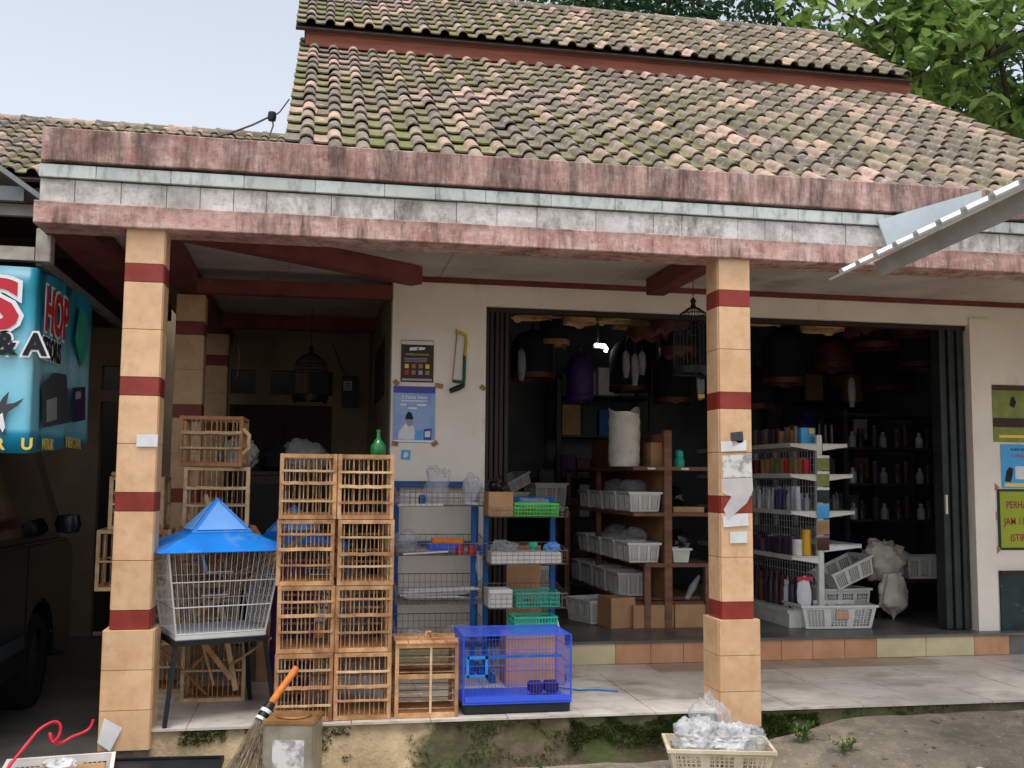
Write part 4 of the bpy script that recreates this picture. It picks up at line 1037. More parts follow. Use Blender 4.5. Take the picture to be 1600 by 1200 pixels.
for k, (xx, yy_, s_) in enumerate(((-.15, 7.5, .42), (.2, 7.55, .5), (-.5, 8.75, .5))):
    tag(crumple(.30, .26, s_*1.5, .22, 11+k, pinch=.5).obj('sack_bundle', 'clear_bag' if k < 2 else 'sack', None, (xx, yy_, PZ), smooth=60),
        ['pale plastic bundle on the floor behind the cage stack', 'large pale plastic bundle in the dark bay by the side wall', 'sack bundle deep in the dark bay by the columns'][k], 'bundle')

# blue wire cage
bx0, bx1 = aZ(722, 1117, PZ).x, aZ(893, 1113, PZ).x
bw, bd, bh = bx1-bx0, .36, .405
bc = thing('blue_wire_cage', 'bright blue wire cage with black tray at the porch edge', 'bird cage', ((bx0+bx1)/2, 5.475+bd/2, PZ+.001), .0)
box('tray', bc, (0, 0, .028), (bw-.01, bd-.01, .05), 'black_plastic', None, .006)
box('tray_rim', bc, (0, 0, .056), (bw, bd, .012), 'blue_wire', None, .003)
def bwires(name, a, b, d, n, r=.0014):
    m_ = MB(); a = Vector(a); b = Vector(b); d = Vector(d)
    for i in range(n+1): q = a.lerp(b, i/n); m_.tube([q, q+d], r, 3, cap=False)
    kind(m_.obj(name, 'blue_wire', bc), 'stuff')
X, Y_, Z0, Z1 = bw/2-.002, bd/2-.002, .06, bh
bwires('front_bars', (-X, -Y_, Z0), (X, -Y_, Z0), (0, 0, Z1-Z0), 34, .0011); bwires('back_bars', (-X, Y_, Z0), (X, Y_, Z0), (0, 0, Z1-Z0), 30, .0011)
for s_ in (-1, 1): bwires('side_bars', (s_*X, -Y_, Z0), (s_*X, Y_, Z0), (0, 0, Z1-Z0), 20, .0011)
bwires('roof_bars', (-X, -Y_, Z1), (X, -Y_, Z1), (0, 2*Y_, 0), 90, .0016)
for z in (.155, .25, .33, bh):
    m_ = MB()
    m_.tube([(-X, -Y_, z), (X, -Y_, z), (X, Y_, z), (-X, Y_, z), (-X, -Y_, z)], .0026 if z == bh else .0019, 4); m_.obj('hoop', 'blue_wire', bc)
for s_ in (-1, 1):
    for q in (-1, 1): MB().tube([(s_*X, q*Y_, .05), (s_*X, q*Y_, bh)], .004, 5).obj('corner_post', 'blue_wire', bc)
box('splash_guard', bc, (0, -Y_-.002, .078), (bw-.02, .004, .03), 'blue_wire')
box('floor_grid', bc, (0, 0, .066), (bw-.02, bd-.02, .004), 'blue_wire')
for k in (0, 1): box('feeder', bc, (.12+k*.085, -.06, .115), (.075, .08, .055), 'purple_dark', None, .008)
dfm = MB(); dfm.bb(-.27, -.16, -Y_-.004, -Y_+.001, .19, .205).bb(-.27, -.16, -Y_-.004, -Y_+.001, .285, .30).bb(-.275, -.26, -Y_-.004, -Y_+.001, .19, .30).bb(-.175, -.16, -Y_-.004, -Y_+.001, .19, .30)
dfm.obj('feeder_door', 'blue_plastic', bc)
box('perch', bc, (0, 0, .265), (bw-.02, .014, .014), 'blue_plastic')
tag(MB().tube([aZ(843, 1068, PZ+.008), aZ(870, 1074, PZ+.008), aZ(905, 1078, PZ+.006), aZ(930, 1077, PZ+.006), aZ(966, 1080, PZ+.006)], .0055, 6).obj('blue_hose', 'hose_blue', None, smooth=60), 'thin blue plastic hose lying on the white porch tiles', 'hose')

# ------------------------------------------------------------------ wire display racks with blue frames
def basket(parent, w, d, h, c, m_='grey_wire', tilt=0, back=None):
    """open wire basket, front lower than the back; c = middle of its floor"""
    b = MB(); r = .0017
    back = back or h*1.6
    nx_ = max(6, int(w/.034)); ny = max(4, int(d/.04))
    for i in range(nx_+1):
        x = -w/2+w*i/nx_
        b.tube([(x, -d/2, h), (x, -d/2, 0), (x, d/2, 0), (x, d/2, back)], r, 3, cap=False)
    for j in range(ny+1):
        y = -d/2+d*j/ny; hh = h+(back-h)*j/ny
        b.tube([(-w/2, y, hh), (-w/2, y, 0), (w/2, y, 0), (w/2, y, hh)], r, 3, cap=False)
    for f in (.33, .66):
        b.tube([(-w/2, -d/2, h*f), (w/2, -d/2, h*f)], r, 3); b.tube([(-w/2, d/2, back*f), (w/2, d/2, back*f)], r, 3)
    b.tube([(-w/2, -d/2, h), (w/2, -d/2, h), (w/2, d/2, back), (-w/2, d/2, back), (-w/2, -d/2, h)], .003, 4)
    return b.obj('basket', m_, parent, c, (tilt, 0, 0))
r1x0, r1x1 = aY(617, 900, 6.62).x, aY(757, 900, 6.62).x
rk1 = thing('wire_rack', 'blue framed rack with four wire baskets against the white wall', 'rack', ((r1x0+r1x1)/2, 6.72, PZ), 0)
rw = r1x1-r1x0; zt = aY(690, 752, 6.9).z-PZ
for s_ in (-1, 1):
    box('post', rk1, (s_*(rw/2-.02), .185, zt/2), (.04, .03, zt), 'blue_paint', None, .002)
    box('foot', rk1, (s_*(rw/2-.02), .0, .02), (.04, .40, .04), 'blue_paint', None, .002)
box('top_bar', rk1, (0, .185, zt-.02), (rw-.08, .026, .04), 'blue_paint', None, .002)
for z in (.45, .8): box('cross_bar', rk1, (0, .19, z), (rw-.08, .02, .03), 'blue_paint')
box('post', rk1, (rw/2-.075, -.10, zt*.5-.06), (.03, .03, zt-.12), 'blue_paint', None, .002)
lv1 = []
for (yb, hf) in ((791, .085), (868, .075), (944, .105), (1004, .09)):
    z = aY(690, yb, 6.50).z-PZ; lv1.append(z); basket(rk1, rw-.004, .34, hf, (0, -.05, z), back=hf*1.5)
r2x0, r2x1 = aY(763, 900, 6.40).x, aY(884, 900, 6.40).x
rk2 = thing('wire_rack', 'blue framed rack of shallow baskets standing before the shop opening', 'rack', ((r2x0+r2x1)/2, 6.50, PZ), 0)
rw2 = r2x1-r2x0; zt2 = aY(840, 776, 6.6).z-PZ
for s_, xx in ((-1, -rw2/2+.02), (1, rw2/2-.035)):
    box('post', rk2, (xx, .13, zt2/2), (.032, .03, zt2), 'blue_paint', None, .002); box('foot', rk2, (xx, .0, .02), (.032, .40, .04), 'blue_paint', None, .002)
box('top_panel', rk2, (.06, .13, zt2-.03), (rw2-.16, .02, .06), 'blue_paint', None, .002)
lv2 = []
for (yb, hf) in ((808, .06), (882, .085), (951, .09)):
    z = aY(820, yb, 6.34).z-PZ; lv2.append(z); basket(rk2, rw2-.004, .30, hf, (0, -.01, z), back=hf*1.4)
    box('shelf_bar', rk2, (0, .115, z+.0), (rw2-.07, .016, .02), 'blue_paint')
c1, c2 = rk1.location, rk2.location
def put(o, label, cat, group=None): return tag(o, label, cat, group)
def Z1_(i): return PZ+lv1[i]+.004
def Z2_(i): return PZ+lv2[i]+.004
# goods in the racks
put(crumple(.085, .07, .26, .36, 21, pinch=-.25).obj('plastic_bag', 'clear_bag', None, (aY(683, 770, 6.62).x, 6.64, Z1_(0)), smooth=60), 'tall clear plastic bag in the top basket of the wall rack', 'bag')
put(crumple(.065, .065, .22, .36, 22, pinch=.3).obj('plastic_bag', 'bag_white', None, (aY(738, 770, 6.62).x, 6.66, Z1_(0)), smooth=60), 'cloudy plastic bag tied at the top in the wall rack', 'bag')
put(crumple(.05, .05, .06, .2, 23).obj('plastic_bag', 'clear_bag', None, (aY(630, 785, 6.6).x, 6.62, Z1_(0)), smooth=60), 'small clear bag lying in the end of the top wall basket', 'bag')
put(MB().lathe([(0, 0), (.022, 0), (.024, .05), (.015, .065), (0, .066)], n=14).obj('cup', 'blue_paint', None, (aY(660, 785, 6.6).x, 6.62, Z1_(0)), smooth=40), 'small dark blue cup in the top basket of the wall rack', 'cup')
def rod(px0, py0, px1, py1, Y, r, m_, label, name='plastic_tube', group=None, cat='tube'):
    put(MB().tube([aY(px0, py0, Y), aY(px1, py1, Y)], r, 8).obj(name, m_, None, smooth=40), label, cat, group)
rod(622, 790, 692, 789, 6.53, .010, 'white_plastic', 'white tube lying along the front of the top wall basket')
put(MB().box((0, 0, .011), (.09, .05, .022)).obj('white_packet', 'paper', None, (aY(735, 786, 6.58).x, 6.58, Z1_(0)+.005), (0, .1, .1), bevel=.003), 'flat white packet at the end of the top wall basket', 'packet')
put(crumple(.08, .08, .16, .36, 24).obj('plastic_bag', 'clear_bag', None, (aY(636, 850, 6.6).x, 6.64, Z1_(1)), smooth=60), 'clear bag of grit in the second basket of the wall rack', 'bag')
put(MB().box((0, 0, .016), (.20, .06, .03)).obj('orange_packet', 'orange_pack', None, (aY(699, 852, 6.58).x, 6.60, Z1_(1)+.065), (0, .03, .04), bevel=.006), 'long orange packet in the second basket of the wall rack', 'packet')
put(MB().box((0, 0, .02), (.22, .08, .04)).obj('blue_packet', 'blue_wire', None, (aY(695, 862, 6.58).x, 6.60, Z1_(1)+.022), bevel=.006), 'dark blue pack lying under the orange packet', 'packet')
for k, (px_, m_, lb) in enumerate(((718, 'ink_red', 'first small red tub beside the orange packet'), (737, 'ink_red', 'small red tub beneath the green lid in the second wall basket'), (751, 'blue_paint', 'small blue tub at the end of the second wall basket'))):
    put(MB().lathe([(0, 0), (.024, 0), (.027, .045), (.029, .047), (.029, .054), (0, .055)], n=14).obj('tub', m_, None, (aY(px_, 862, 6.58).x, 6.57, Z1_(1)), smooth=40), lb, 'tub')
rod(630, 866, 700, 862, 6.50, .006, 'white_plastic', 'thin white tube in front of the orange packet', cat='tube')
rr = random.Random(4)
for k in range(9):
    xa = 622+rr.uniform(0, 30); xb = 752-rr.uniform(0, 40); ya = 925+rr.uniform(-6, 12); yb = 925+rr.uniform(-8, 12)
    rod(xa, ya, xb, yb, 6.52+.03*k, rr.uniform(.007, .011), 'white_plastic', 'white plastic perch tubes heaped in the third wall basket', group='perch tubes in the wall rack')
put(crumple(.11, .09, .10, .36, 27).obj('plastic_bag', 'clear_bag', None, (aY(715, 985, 6.55).x, 6.60, Z1_(3)), smooth=60), 'crumpled clear bag in the lowest basket of the wall rack', 'bag')
put(crumple(.10, .09, .07, .36, 28).obj('plastic_bag', 'bag_white', None, (aY(650, 990, 6.55).x, 6.60, Z1_(3)), smooth=60), 'whitish crumpled bag in the lowest basket of the wall rack', 'bag')
cx = aY(781, 790, 6.40).x
put(MB().box((0, 0, .075), (.155, .20, .15)).obj('cardboard_box', 'cardboard', None, (cx, 6.46, Z2_(0)), bevel=.003), 'small brown cardboard box in the top basket before the opening', 'box')
put(crumple(.06, .07, .10, .36, 31).obj('black_bag', 'black_bag', None, (cx-.01, 6.46, Z2_(0)+.148), smooth=60), 'shiny black plastic bag on the small cardboard box', 'bag')
def slot_basket(label, m_, w, d, h, loc, rz=0, wall=.006, nx_=14, nz=3, group=None, name='plastic_basket'):
    t = thing(name, label, 'basket', loc, rz, group)
    box('floor', t, (0, 0, .004), (w-.01, d-.01, .006), m_)
    for sy_ in (-1, 1):
        b = MB()
        for i in range(nx_+1): b.box((-w/2+w*i/nx_, 0, h/2), (.006, .004, h))
        for j in range(nz+1): b.box((0, 0, .004+(h-.008)*j/nz), (w, .005, .007))
        o = b.obj('lattice', m_, t, (0, sy_*d/2, 0)); o['kind'] = 'stuff'
    ny = max(3, int(nx_*d/w))
    for sx_ in (-1, 1):
        b = MB()
        for i in range(ny+1): b.box((0, -d/2+d*i/ny, h/2), (.004, .006, h))
        for j in range(nz+1): b.box((0, 0, .004+(h-.008)*j/nz), (.005, d, .007))
        o = b.obj('lattice', m_, t, (sx_*w/2, 0, 0)); o['kind'] = 'stuff'
    rm = MB(); rm.box((0, -d/2, h), (w+.01, .012, .010)).box((0, d/2, h), (w+.01, .012, .010)).box((-w/2, 0, h), (.012, d, .0102)).box((w/2, 0, h), (.012, d, .0102))
    rm.obj('rim', m_, t)
    return t
slot_basket('bright green slotted plastic basket in the rack before the opening', 'green_plastic', .275, .2, .075, (aY(838, 800, 6.38).x, 6.47, Z2_(0)+.001), .0)
put(crumple(.12, .08, .06, .36, 32).obj('plastic_bag', 'clear_bag', None, (aY(838, 790, 6.4).x, 6.48, Z2_(0)+.055), smooth=60), 'clear plastic wrapping heaped in the bright green basket', 'bag')
put(MB().box((0, 0, .034), (rw2-.05, .2, .068)).obj('styrofoam_box', 'styrofoam', None, (aY(822, 870, 6.38).x, 6.46, Z2_(1)), bevel=.004), 'long scribbled white foam box in the rack before the opening', 'box')
put(crumple(.10, .08, .07, .36, 33).obj('plastic_bag', 'clear_bag', None, (aY(790, 855, 6.4).x, 6.46, Z2_(1)+.066), smooth=60), 'clear bag lying on the white foam box', 'bag')
put(MB().lathe([(0, 0), (.012, 0), (.014, .03), (.03, .032), (.03, .06), (0, .06)], n=12).obj('green_cup', 'teal_plastic', None, (aY(835, 848, 6.4).x, 6.44, Z2_(1)+.067), smooth=40), 'small green feeder cup on the white foam box', 'cup')
put(crumple(.055, .06, .06, .36, 34).obj('blue_bag', 'blue_panel', None, (aY(865, 848, 6.4).x, 6.46, Z2_(1)+.066), smooth=60), 'crumpled pale blue bag at the end of the foam box', 'bag')
put(MB().box((0, 0, .055), (.15, .19, .11)).obj('foam_block', 'styrofoam', None, (aY(781, 940, 6.38).x, 6.45, Z2_(2)), bevel=.004), 'scribbled white foam block in the lowest basket before the opening', 'box')
slot_basket('teal green slotted plastic basket in the rack before the opening', 'teal_plastic', .27, .2, .085, (aY(839, 940, 6.38).x, 6.46, Z2_(2)+.001), .03)
put(MB().lathe([(0, 0), (.03, 0), (.03, .02), (0, .022)], n=12).obj('jar_lid', 'ink_red', None, (aY(830, 930, 6.38).x, 6.44, Z2_(2)+.03), smooth=40), 'small dull red lid in the teal basket', 'lid')
slot_basket('turquoise basket on the floor seen through the blue wire cage', 'teal_plastic', .26, .2, .10, (aY(826, 1004, 6.40).x, 6.30, PZ+.30), .03)
put(MB().box((0, 0, .15), (.36, .22, .30)).obj('floor_carton', 'cardboard', None, (aY(826, 1004, 6.40).x, 6.30, PZ), bevel=.004), 'carton standing on the porch behind the blue wire cage', 'box')
put(MB().tube([aY(869, 965, 6.30), aY(882, 1012, 6.22)], .007, 8).obj('white_rod', 'white_plastic', None), 'white plastic rod leaning down behind the blue wire cage', 'rod')
tg = put(MB().tube([(0, 0, 0), (.0, .0, -.10), (.012, .0, -.18)], [.004, .02, .012], 8).obj('hanging_bag', 'clear_bag', None, (aY(747, 874, 6.5).x, 6.50, PZ+lv1[1]+.03), smooth=60), 'limp clear bag dangling from the second wall basket', 'bag')

# ------------------------------------------------------------------ ground clutter in front
def crate(label, w, d, h, loc, rz=0, m_='white_plastic', group=None, tilt=0, taper=.86, name='plastic_crate', panels=3):
    """stacking crate: solid ribs and rim with fine lattice windows between"""
    t = thing(name, label, 'crate', loc, rz, group)
    if tilt: t.rotation_euler = (0, tilt, rz)
    W0, D0 = w*taper, d*taper
    box('floor', t, (0, 0, .006), (W0-.008, D0-.008, .008), m_)
    def wall(a, b, A, B, n):
        """a,b bottom corners; A,B top corners"""
        a, b, A, B = map(Vector, (a, b, A, B)); solid = MB(); lat = MB()
        nrm_ = (b-a).cross(A-a).normalized()*.005
        def P(u, v): return a.lerp(b, u).lerp(A.lerp(B, u), v)
        def slab(m__, u0, u1, v0, v1, th=1.0): m__.prism([P(u0, v0)-nrm_*.5*th, P(u1, v0)-nrm_*.5*th, P(u1, v1)-nrm_*.5*th, P(u0, v1)-nrm_*.5*th], nrm_*th)
        rib = .5/n*.36
        for k in range(n+1):
            u = k/n; slab(solid, max(0, u-rib*.8), min(1, u+rib*.8), .0, 1)
        for k in range(n):
            u0, u1 = k/n+rib*.8, (k+1)/n-rib*.8
            slab(solid, u0, u1, 0, .10); slab(solid, u0, u1, .86, 1)
            for q in range(1, 5): uu = u0+(u1-u0)*q/5; slab(lat, uu-.0035/w, uu+.0035/w, .10, .86, .5)
            for q in range(1, 7): vv = .10+.76*q/7; slab(lat, u0, u1, vv-.012, vv+.012, .45)
        solid.obj('wall', m_, t); o = lat.obj('lattice', m_, t); o['kind'] = 'stuff'
    z0, z1 = .004, h
    c0 = [(-W0/2, -D0/2, z0), (W0/2, -D0/2, z0), (W0/2, D0/2, z0), (-W0/2, D0/2, z0)]
    c1_ = [(-w/2, -d/2, z1), (w/2, -d/2, z1), (w/2, d/2, z1), (-w/2, d/2, z1)]
    for i in range(4):
        j = (i+1) % 4; wall(c0[i], c0[j], c1_[i], c1_[j], panels if i % 2 == 0 else max(2, panels-1))
    rm = MB(); e = .014
    rm.bb(-w/2-e, w/2+e, -d/2-e, -d/2+.003, h-.008, h+.008).bb(-w/2-e, w/2+e, d/2-.003, d/2+e, h-.008, h+.008)
    rm.bb(-w/2-e, -w/2+.003, -d/2+.003, d/2-.003, h-.008, h+.008).bb(w/2-.003, w/2+e, -d/2+.003, d/2-.003, h-.008, h+.008)
    rm.obj('rim', m_, t)
    return t
gh = lambda x, y: ground_h(x, y)
# crate with white bags, front right
p = aZ(1140, 1168, .22); cy = 5.02
kx = aY(1136, 1180, cy-.12).x
crate('dirty cream crate heaped with clear plastic bags at the column foot', .50, .30, .17, (kx, cy, gh(kx, cy)-.004), R(-14), 'old_plastic')
for k, (dx, dy, rx_, rz_, m_) in enumerate(((-.10, .02, .13, .20, 'bag_white'), (.06, .0, .12, .16, 'bag_white'), (.15, -.03, .09, .13, 'clear_bag'), (-.02, .05, .10, .25, 'clear_bag'))):
    tag(crumple(rx_, .11, rz_, .36, 41+k, 56, 40, pinch=.4 if k == 3 else 0).obj('crumpled_bag', m_, None, (kx+dx, cy+dy, gh(kx, cy)+.10+.02*k), (0, 0, k), smooth=70),
        ['large crumpled clear bag heaped in the cream crate', 'crumpled clear bag in the middle of the cream crate', 'small crumpled bag at the crate end towards the ramp', 'peaked clear bag sticking up from the cream crate'][k], 'bag')
# crate with red cord, front left
kx2, cy2 = aY(82, 1175, 4.95).x, 5.08
crate('white crate holding scraps and red cord beside the column foot', .44, .34, .20, (kx2, cy2, gh(kx2, cy2)-.004), R(8), 'white_plastic')
tag(MB().box((0, 0, .075), (.34, .25, .15)).obj('brown_carton', 'cardboard', None, (kx2+.02, cy2+.02, gh(kx2, cy2)+.02), (0, 0, R(8)), bevel=.004), 'brown carton packed into the white crate with red cord', 'box')
cz = gh(kx2, cy2)+.20
pts_ = [aY(8, 1205, 4.86), aY(40, 1165, 4.95), aY(62, 1140, 5.02), aY(84, 1128, 5.06), aY(94, 1134, 5.06), aY(92, 1150, 5.04), aY(82, 1160, 5.03), aY(78, 1146, 5.04), aY(90, 1162, 5.08), aY(112, 1152, 5.12), aY(138, 1140, 5.14), aY(146, 1124, 5.16)]
def smooth_path(P, n=6):
    out = []
    for i in range(len(P)-1):
        p0, p1, p2, p3 = P[max(i-1, 0)], P[i], P[i+1], P[min(i+2, len(P)-1)]
        for k in range(n):
            t = k/n; out.append(.5*((2*p1)+(p2-p0)*t+(2*p0-5*p1+4*p2-p3)*t*t+(3*p1-p0-3*p2+p3)*t**3))
    return out+[P[-1]]
tag(MB().tube(smooth_path(pts_), .0075, 6).obj('red_rope', 'red_plastic', None, smooth=60), 'looped red plastic rope trailing over the white crate', 'rope')
tag(crumple(.07, .06, .07, .3, 51).obj('white_scrap', 'paper', None, (aY(92, 1158, 5.05).x, 5.1, cz-.03), smooth=60), 'crumpled white scrap lying in the white crate', 'scrap')
# black tray leaning on the kerb
tr = thing('black_tray', 'black plastic tray lying at the foot of the first column', 'tray', (aY(232, 1188, 5.10).x, 5.19, .075), R(-4))
box('base', tr, (0, 0, .04), (.60, .30, .012), 'black_plastic', (R(12), 0, 0), .003)
for sy_, zz in ((-1, .012), (1, .075)): box('lip', tr, (0, sy_*.147, zz), (.62, .016, .03), 'black_plastic', (R(12), 0, 0), .003)
for sx_ in (-1, 1): box('lip', tr, (sx_*.302, 0, .045), (.016, .28, .03), 'black_plastic', (R(12), 0, 0), .003)
# square oil tin
tx = aY(458, 1150, 4.98).x; ty_ = 5.10; tw = .235; tzh = aY(458, 1117, 5.10).z
tin = thing('oil_tin', 'rusty square oil tin with a round lid standing before the cage stack', 'tin', (tx, ty_, -.01), R(-10))
box('body', tin, (0, 0, tzh/2), (tw, tw, round(tzh, 3)), 'tin_metal', None, .008)
for z in (.012, tzh-.006): box('seam', tin, (0, 0, z), (tw+.008, tw+.008, .014), 'rust_tin', None, .003)
box('top', tin, (0, 0, tzh+.002), (tw-.012, tw-.012, .006), 'rust_tin')
MB().lathe([(0, 0), (.078, 0), (.082, .006), (.076, .012), (.068, .008), (.0, .010)], (0, 0, tzh+.004), 28).obj('lid', 'rust_tin', tin, smooth=40)
box('label_print', tin, (0, -tw/2-.001, tzh*.45), (tw*.62, .003, tzh*.7), 'tin_label')
# broom
br = thing('broom', 'coconut rib broom with orange wrapped handle leaning on the tin', 'broom', aY(425, 1110, 5.22))
h0, h1 = aY(464, 1043, 5.32), aY(424, 1098, 5.26)
wobj(MB().tube([h0, h0.lerp(h1, .5), h1], .017, 8), 'handle', 'orange_wrap', br, smooth=60)
k0, k1 = aY(424, 1098, 5.26), aY(407, 1126, 5.22)
wobj(MB().tube([k0, k0.lerp(k1, .5), k1], [.022, .027, .03], 8), 'binding', 'black_plastic', br, smooth=60)
wobj(MB().tube([k0.lerp(k1, .40), k0.lerp(k1, .58)], .0295, 8), 'band', 'white_plastic', br, smooth=60)
wobj(MB().tube([k0.lerp(k1, .85), k0.lerp(k1, 1.0)], .031, 8), 'band', 'white_plastic', br, smooth=60)
bm_ = MB(); rr = random.Random(9)
for i in range(170):
    tx_ = rr.uniform(345, 418); e = aY(tx_, 1215+rr.uniform(-12, 8), 5.0+rr.uniform(-.05, .09)); e.z = max(e.z, .012)
    s_ = k1+Vector((rr.uniform(-.02, .02), rr.uniform(-.02, .02), rr.uniform(-.008, .02)))
    bm_.tube([s_, s_.lerp(e, .5)+Vector((rr.uniform(-.012, .012), rr.uniform(-.012, .012), rr.uniform(-.01, .01))), e], .0022, 3, cap=False, r1=.001)
kind(wobj(bm_, 'bristles', 'straw', br), 'stuff')
# litter
def litter(label, px_, py_, Z, s, m_, seed, cat='litter'):
    p = aZ(px_, py_, Z); g_ = gh(p.x, p.y) if p.y < 5.35 else PZ
    tag(crumple(s, s*.8, s*.7, .35, seed).obj('litter', m_, None, (p.x, p.y, g_-.002), smooth=70), label, cat)
gp = aZ(1515, 1178, .2)
tag(MB().box((0, 0, .004), (.15, .035, .006)).obj('green_wrapper', 'teal_plastic', None, (gp.x, gp.y, gh(gp.x, gp.y)+.004), (0, 0, R(24)), bevel=.002), 'flat pale green wrapper lying on the dirt ramp', 'wrapper')
litter('small white scrap at the tip of the green wrapper', 1530, 1169, .2, .02, 'paper', 61); litter('crumpled clear wrapper on the dirt between crate and ramp', 1345, 1188, .16, .03, 'bag_white', 62)
litter('crumpled clear film on the dirt before the cream crate', 1045, 1194, .08, .07, 'clear_bag', 63); litter('tan pebble beside the cream crate end', 1235, 1196, .12, .03, 'cardboard', 64)
litter('white scrap beside the weeds by the crate', 1250, 1198, .12, .035, 'paper', 65)
# stones bedded in the ground
st_ = MB(); rr = random.Random(12)
for i in range(260):
    x = rr.uniform(-1.4, 4.4); y = rr.uniform(4.7, 5.35); r = rr.choice([.006, .008, .012, .02])*rr.uniform(.6, 1.2)
    q = crumple(r, r*.8, r*.9, .3, i, 6, 4); n = len(st_.v); z = gh(x, y)
    st_.add([(v[0]+x, v[1]+y, v[2]+z-r*.3) for v in q.v], q.f)
kind(st_.obj('gravel', 'cement', None), 'stuff'); bpy.data.objects['gravel']['label'] = 'loose grit scattered on the dirt in front of the porch'
# moss and weeds along the porch edge
ms = MB(); rr = random.Random(5)
def tuft(b, p, n, s, up=.6):
    for i in range(n):
        a = rr.uniform(0, 6.28); l = s*rr.uniform(.5, 1.2); d_ = Vector((math.cos(a), math.sin(a)*.7-.3, rr.uniform(.1, up*2))).normalized()
        sd = d_.cross(Vector((0, 0, 1))).normalized()*l*.28; q = p+Vector((rr.gauss(0, s*.5), rr.gauss(0, s*.4), rr.gauss(0, s*.25)))
        b.add([q-sd*.4, q+sd*.4, q+d_*l*.6+sd, q+d_*l, q+d_*l*.6-sd], [(0, 1, 2, 3, 4)])
patches = [(-.62, -.40, .19, .262, 330), (-.30, -.14, .20, .262, 200), (-.08, .22, .08, .25, 420), (.75, 1.2, .16, .25, 240), (1.35, 2.16, .10, .262, 3200), (.5, 1.4, .0, .2, 500), (1.9, 2.16, .05, .2, 300), (2.42, 2.75, .10, .24, 1300), (2.9, 3.6, .2, .26, 160)]
for (xa, xb, za, zb, n) in patches:
    for i in range(n):
        x = rr.uniform(xa, xb); z = za+(zb-za)*rr.random()**.7
        if noise.noise(Vector((x*5, z*9, 2))) < -.12: continue
        v = (z+.12)/(PZ-.012+.12); q = Vector(front((x-XL)/(XR-XL), min(v, 1))); q.y -= .004
        tuft(ms, q, 5, .011)
kind(ms.obj('moss', 'moss', None, fix=False), 'stuff'); bpy.data.objects['moss']['label'] = 'green moss growing along the porch front'
def weed(label, x, y, n, s, seed):
    global rr
    rr = random.Random(seed); t = thing('weed', label, 'weed', (x, y, gh(x, y)))
    for k in range(n):
        b = MB(); a = rr.uniform(0, 6.28); e = Vector((math.cos(a)*s*.8, math.sin(a)*s*.6, s*rr.uniform(.5, 1.2)))
        b.tube([(0, 0, -.01), e*.5+Vector((0, 0, s*.15)), e], .0022, 4, r1=.001); b.obj('stem', 'weed', t)
        l = MB()
        for q in range(7): tuft(l, e*(.35+.65*q/6), 3, s*.24)
        kind(l.obj('leaves', 'weed', t, fix=False), 'stuff')
weed('leafy weed growing beside the cream crate on the ramp side', 2.55, 5.22, 8, .10, 71)
weed('small weed at the foot of the ramp near the litter', 2.68, 5.02, 7, .085, 72)
weed('tiny weed against the first column foot by the black tray', -.70, 5.30, 5, .06, 73)
weed('low weed below the mossy patch near the black tray', -.52, 5.28, 6, .06, 74)
weed('small yellowish weed growing on the earthy porch front', 1.18, 5.27, 4, .05, 75)

# ------------------------------------------------------------------ wall posters, saw, notices
WY = 6.948
def sheet_at(x0, y0, x1, y1, Y, m_, name, label, cat, lift=.003, rot=0):
    a = aY(x0, y0, Y); b = aY(x1, y1, Y); t = thing(name, label, cat, ((a.x+b.x)/2, Y-lift, (a.z+b.z)/2))
    t.rotation_euler = (0, rot, 0)
    w_, h_ = abs(b.x-a.x), abs(a.z-b.z)
    box('sheet', t, (0, 0, 0), (round(w_, 4), .002, round(h_, 4)), m_); return t, w_, h_
def strip(t, u, v, wu, hv, w_, h_, m_, name='print', lift=.0016): box(name, t, ((u-.5)*w_, -lift-.001, (.5-v)*h_), (round(wu*w_, 4), .0012, round(hv*h_, 4)), m_)
def ptxt(t, s, u, v, cap, w_, h_, m_, align='CENTER', xs=1, lift=.0022, off=0.0): text('lettering', s, t, ((u-.5)*w_, -lift, (.5-v)*h_), cap/.69, m_, align=align, xs=xs, depth=.0004, offset=off)
t, w_, h_ = sheet_at(627, 531, 677, 598, WY, 'poster_brown', 'brown_poster', 'small dark brown printed poster pinned above the blue one', 'poster')
strip(t, .5, .06, .98, .09, w_, h_, 'paper'); ptxt(t, 'DI JUAL DI SINI', .5, .085, .016, w_, h_, 'ink_black', xs=1.15)
blob_ = lambda pts, m_: MB().prism([((u-.5)*w_, -.003, (.5-v)*h_) for u, v in pts], (0, -.0006, 0)).obj('print', m_, t)
blob_([(.25, .25), (.27, .18), (.5, .16), (.74, .17), (.72, .22), (.5, .24)], 'ink_white'); blob_([(.47, .24), (.5, .17), (.55, .16), (.53, .23)], 'ink_red')
ptxt(t, 'BOOSTER & NON BOOSTER', .5, .36, .012, w_, h_, 'ink_yellow', xs=.72)
for k in range(3): strip(t, .45, .44+.035*k, .7, .012, w_, h_, 'bottle_pale')
rr = random.Random(3)
for k in range(8): strip(t, .18+.21*(k % 4), .62+.15*(k//4), .12, .10, w_, h_, rr.choice(['paper', 'ink_yellow', 'ink_red', 'bottle_pale', 'cardboard']))
strip(t, .5, .94, .9, .05, w_, h_, 'bottle_pale')
t, w_, h_ = sheet_at(615, 603, 679, 692, WY, 'poster_blue', 'blue_poster', 'pale blue health poster with a figure drinking, taped to the wall', 'poster', lift=.004)
strip(t, .5, .06, 1.0, .12, w_, h_, 'poster_deep'); ptxt(t, '3 Tanda Sehat', .5, .22, .022, w_, h_, 'ink_white', xs=.95, off=.0006)
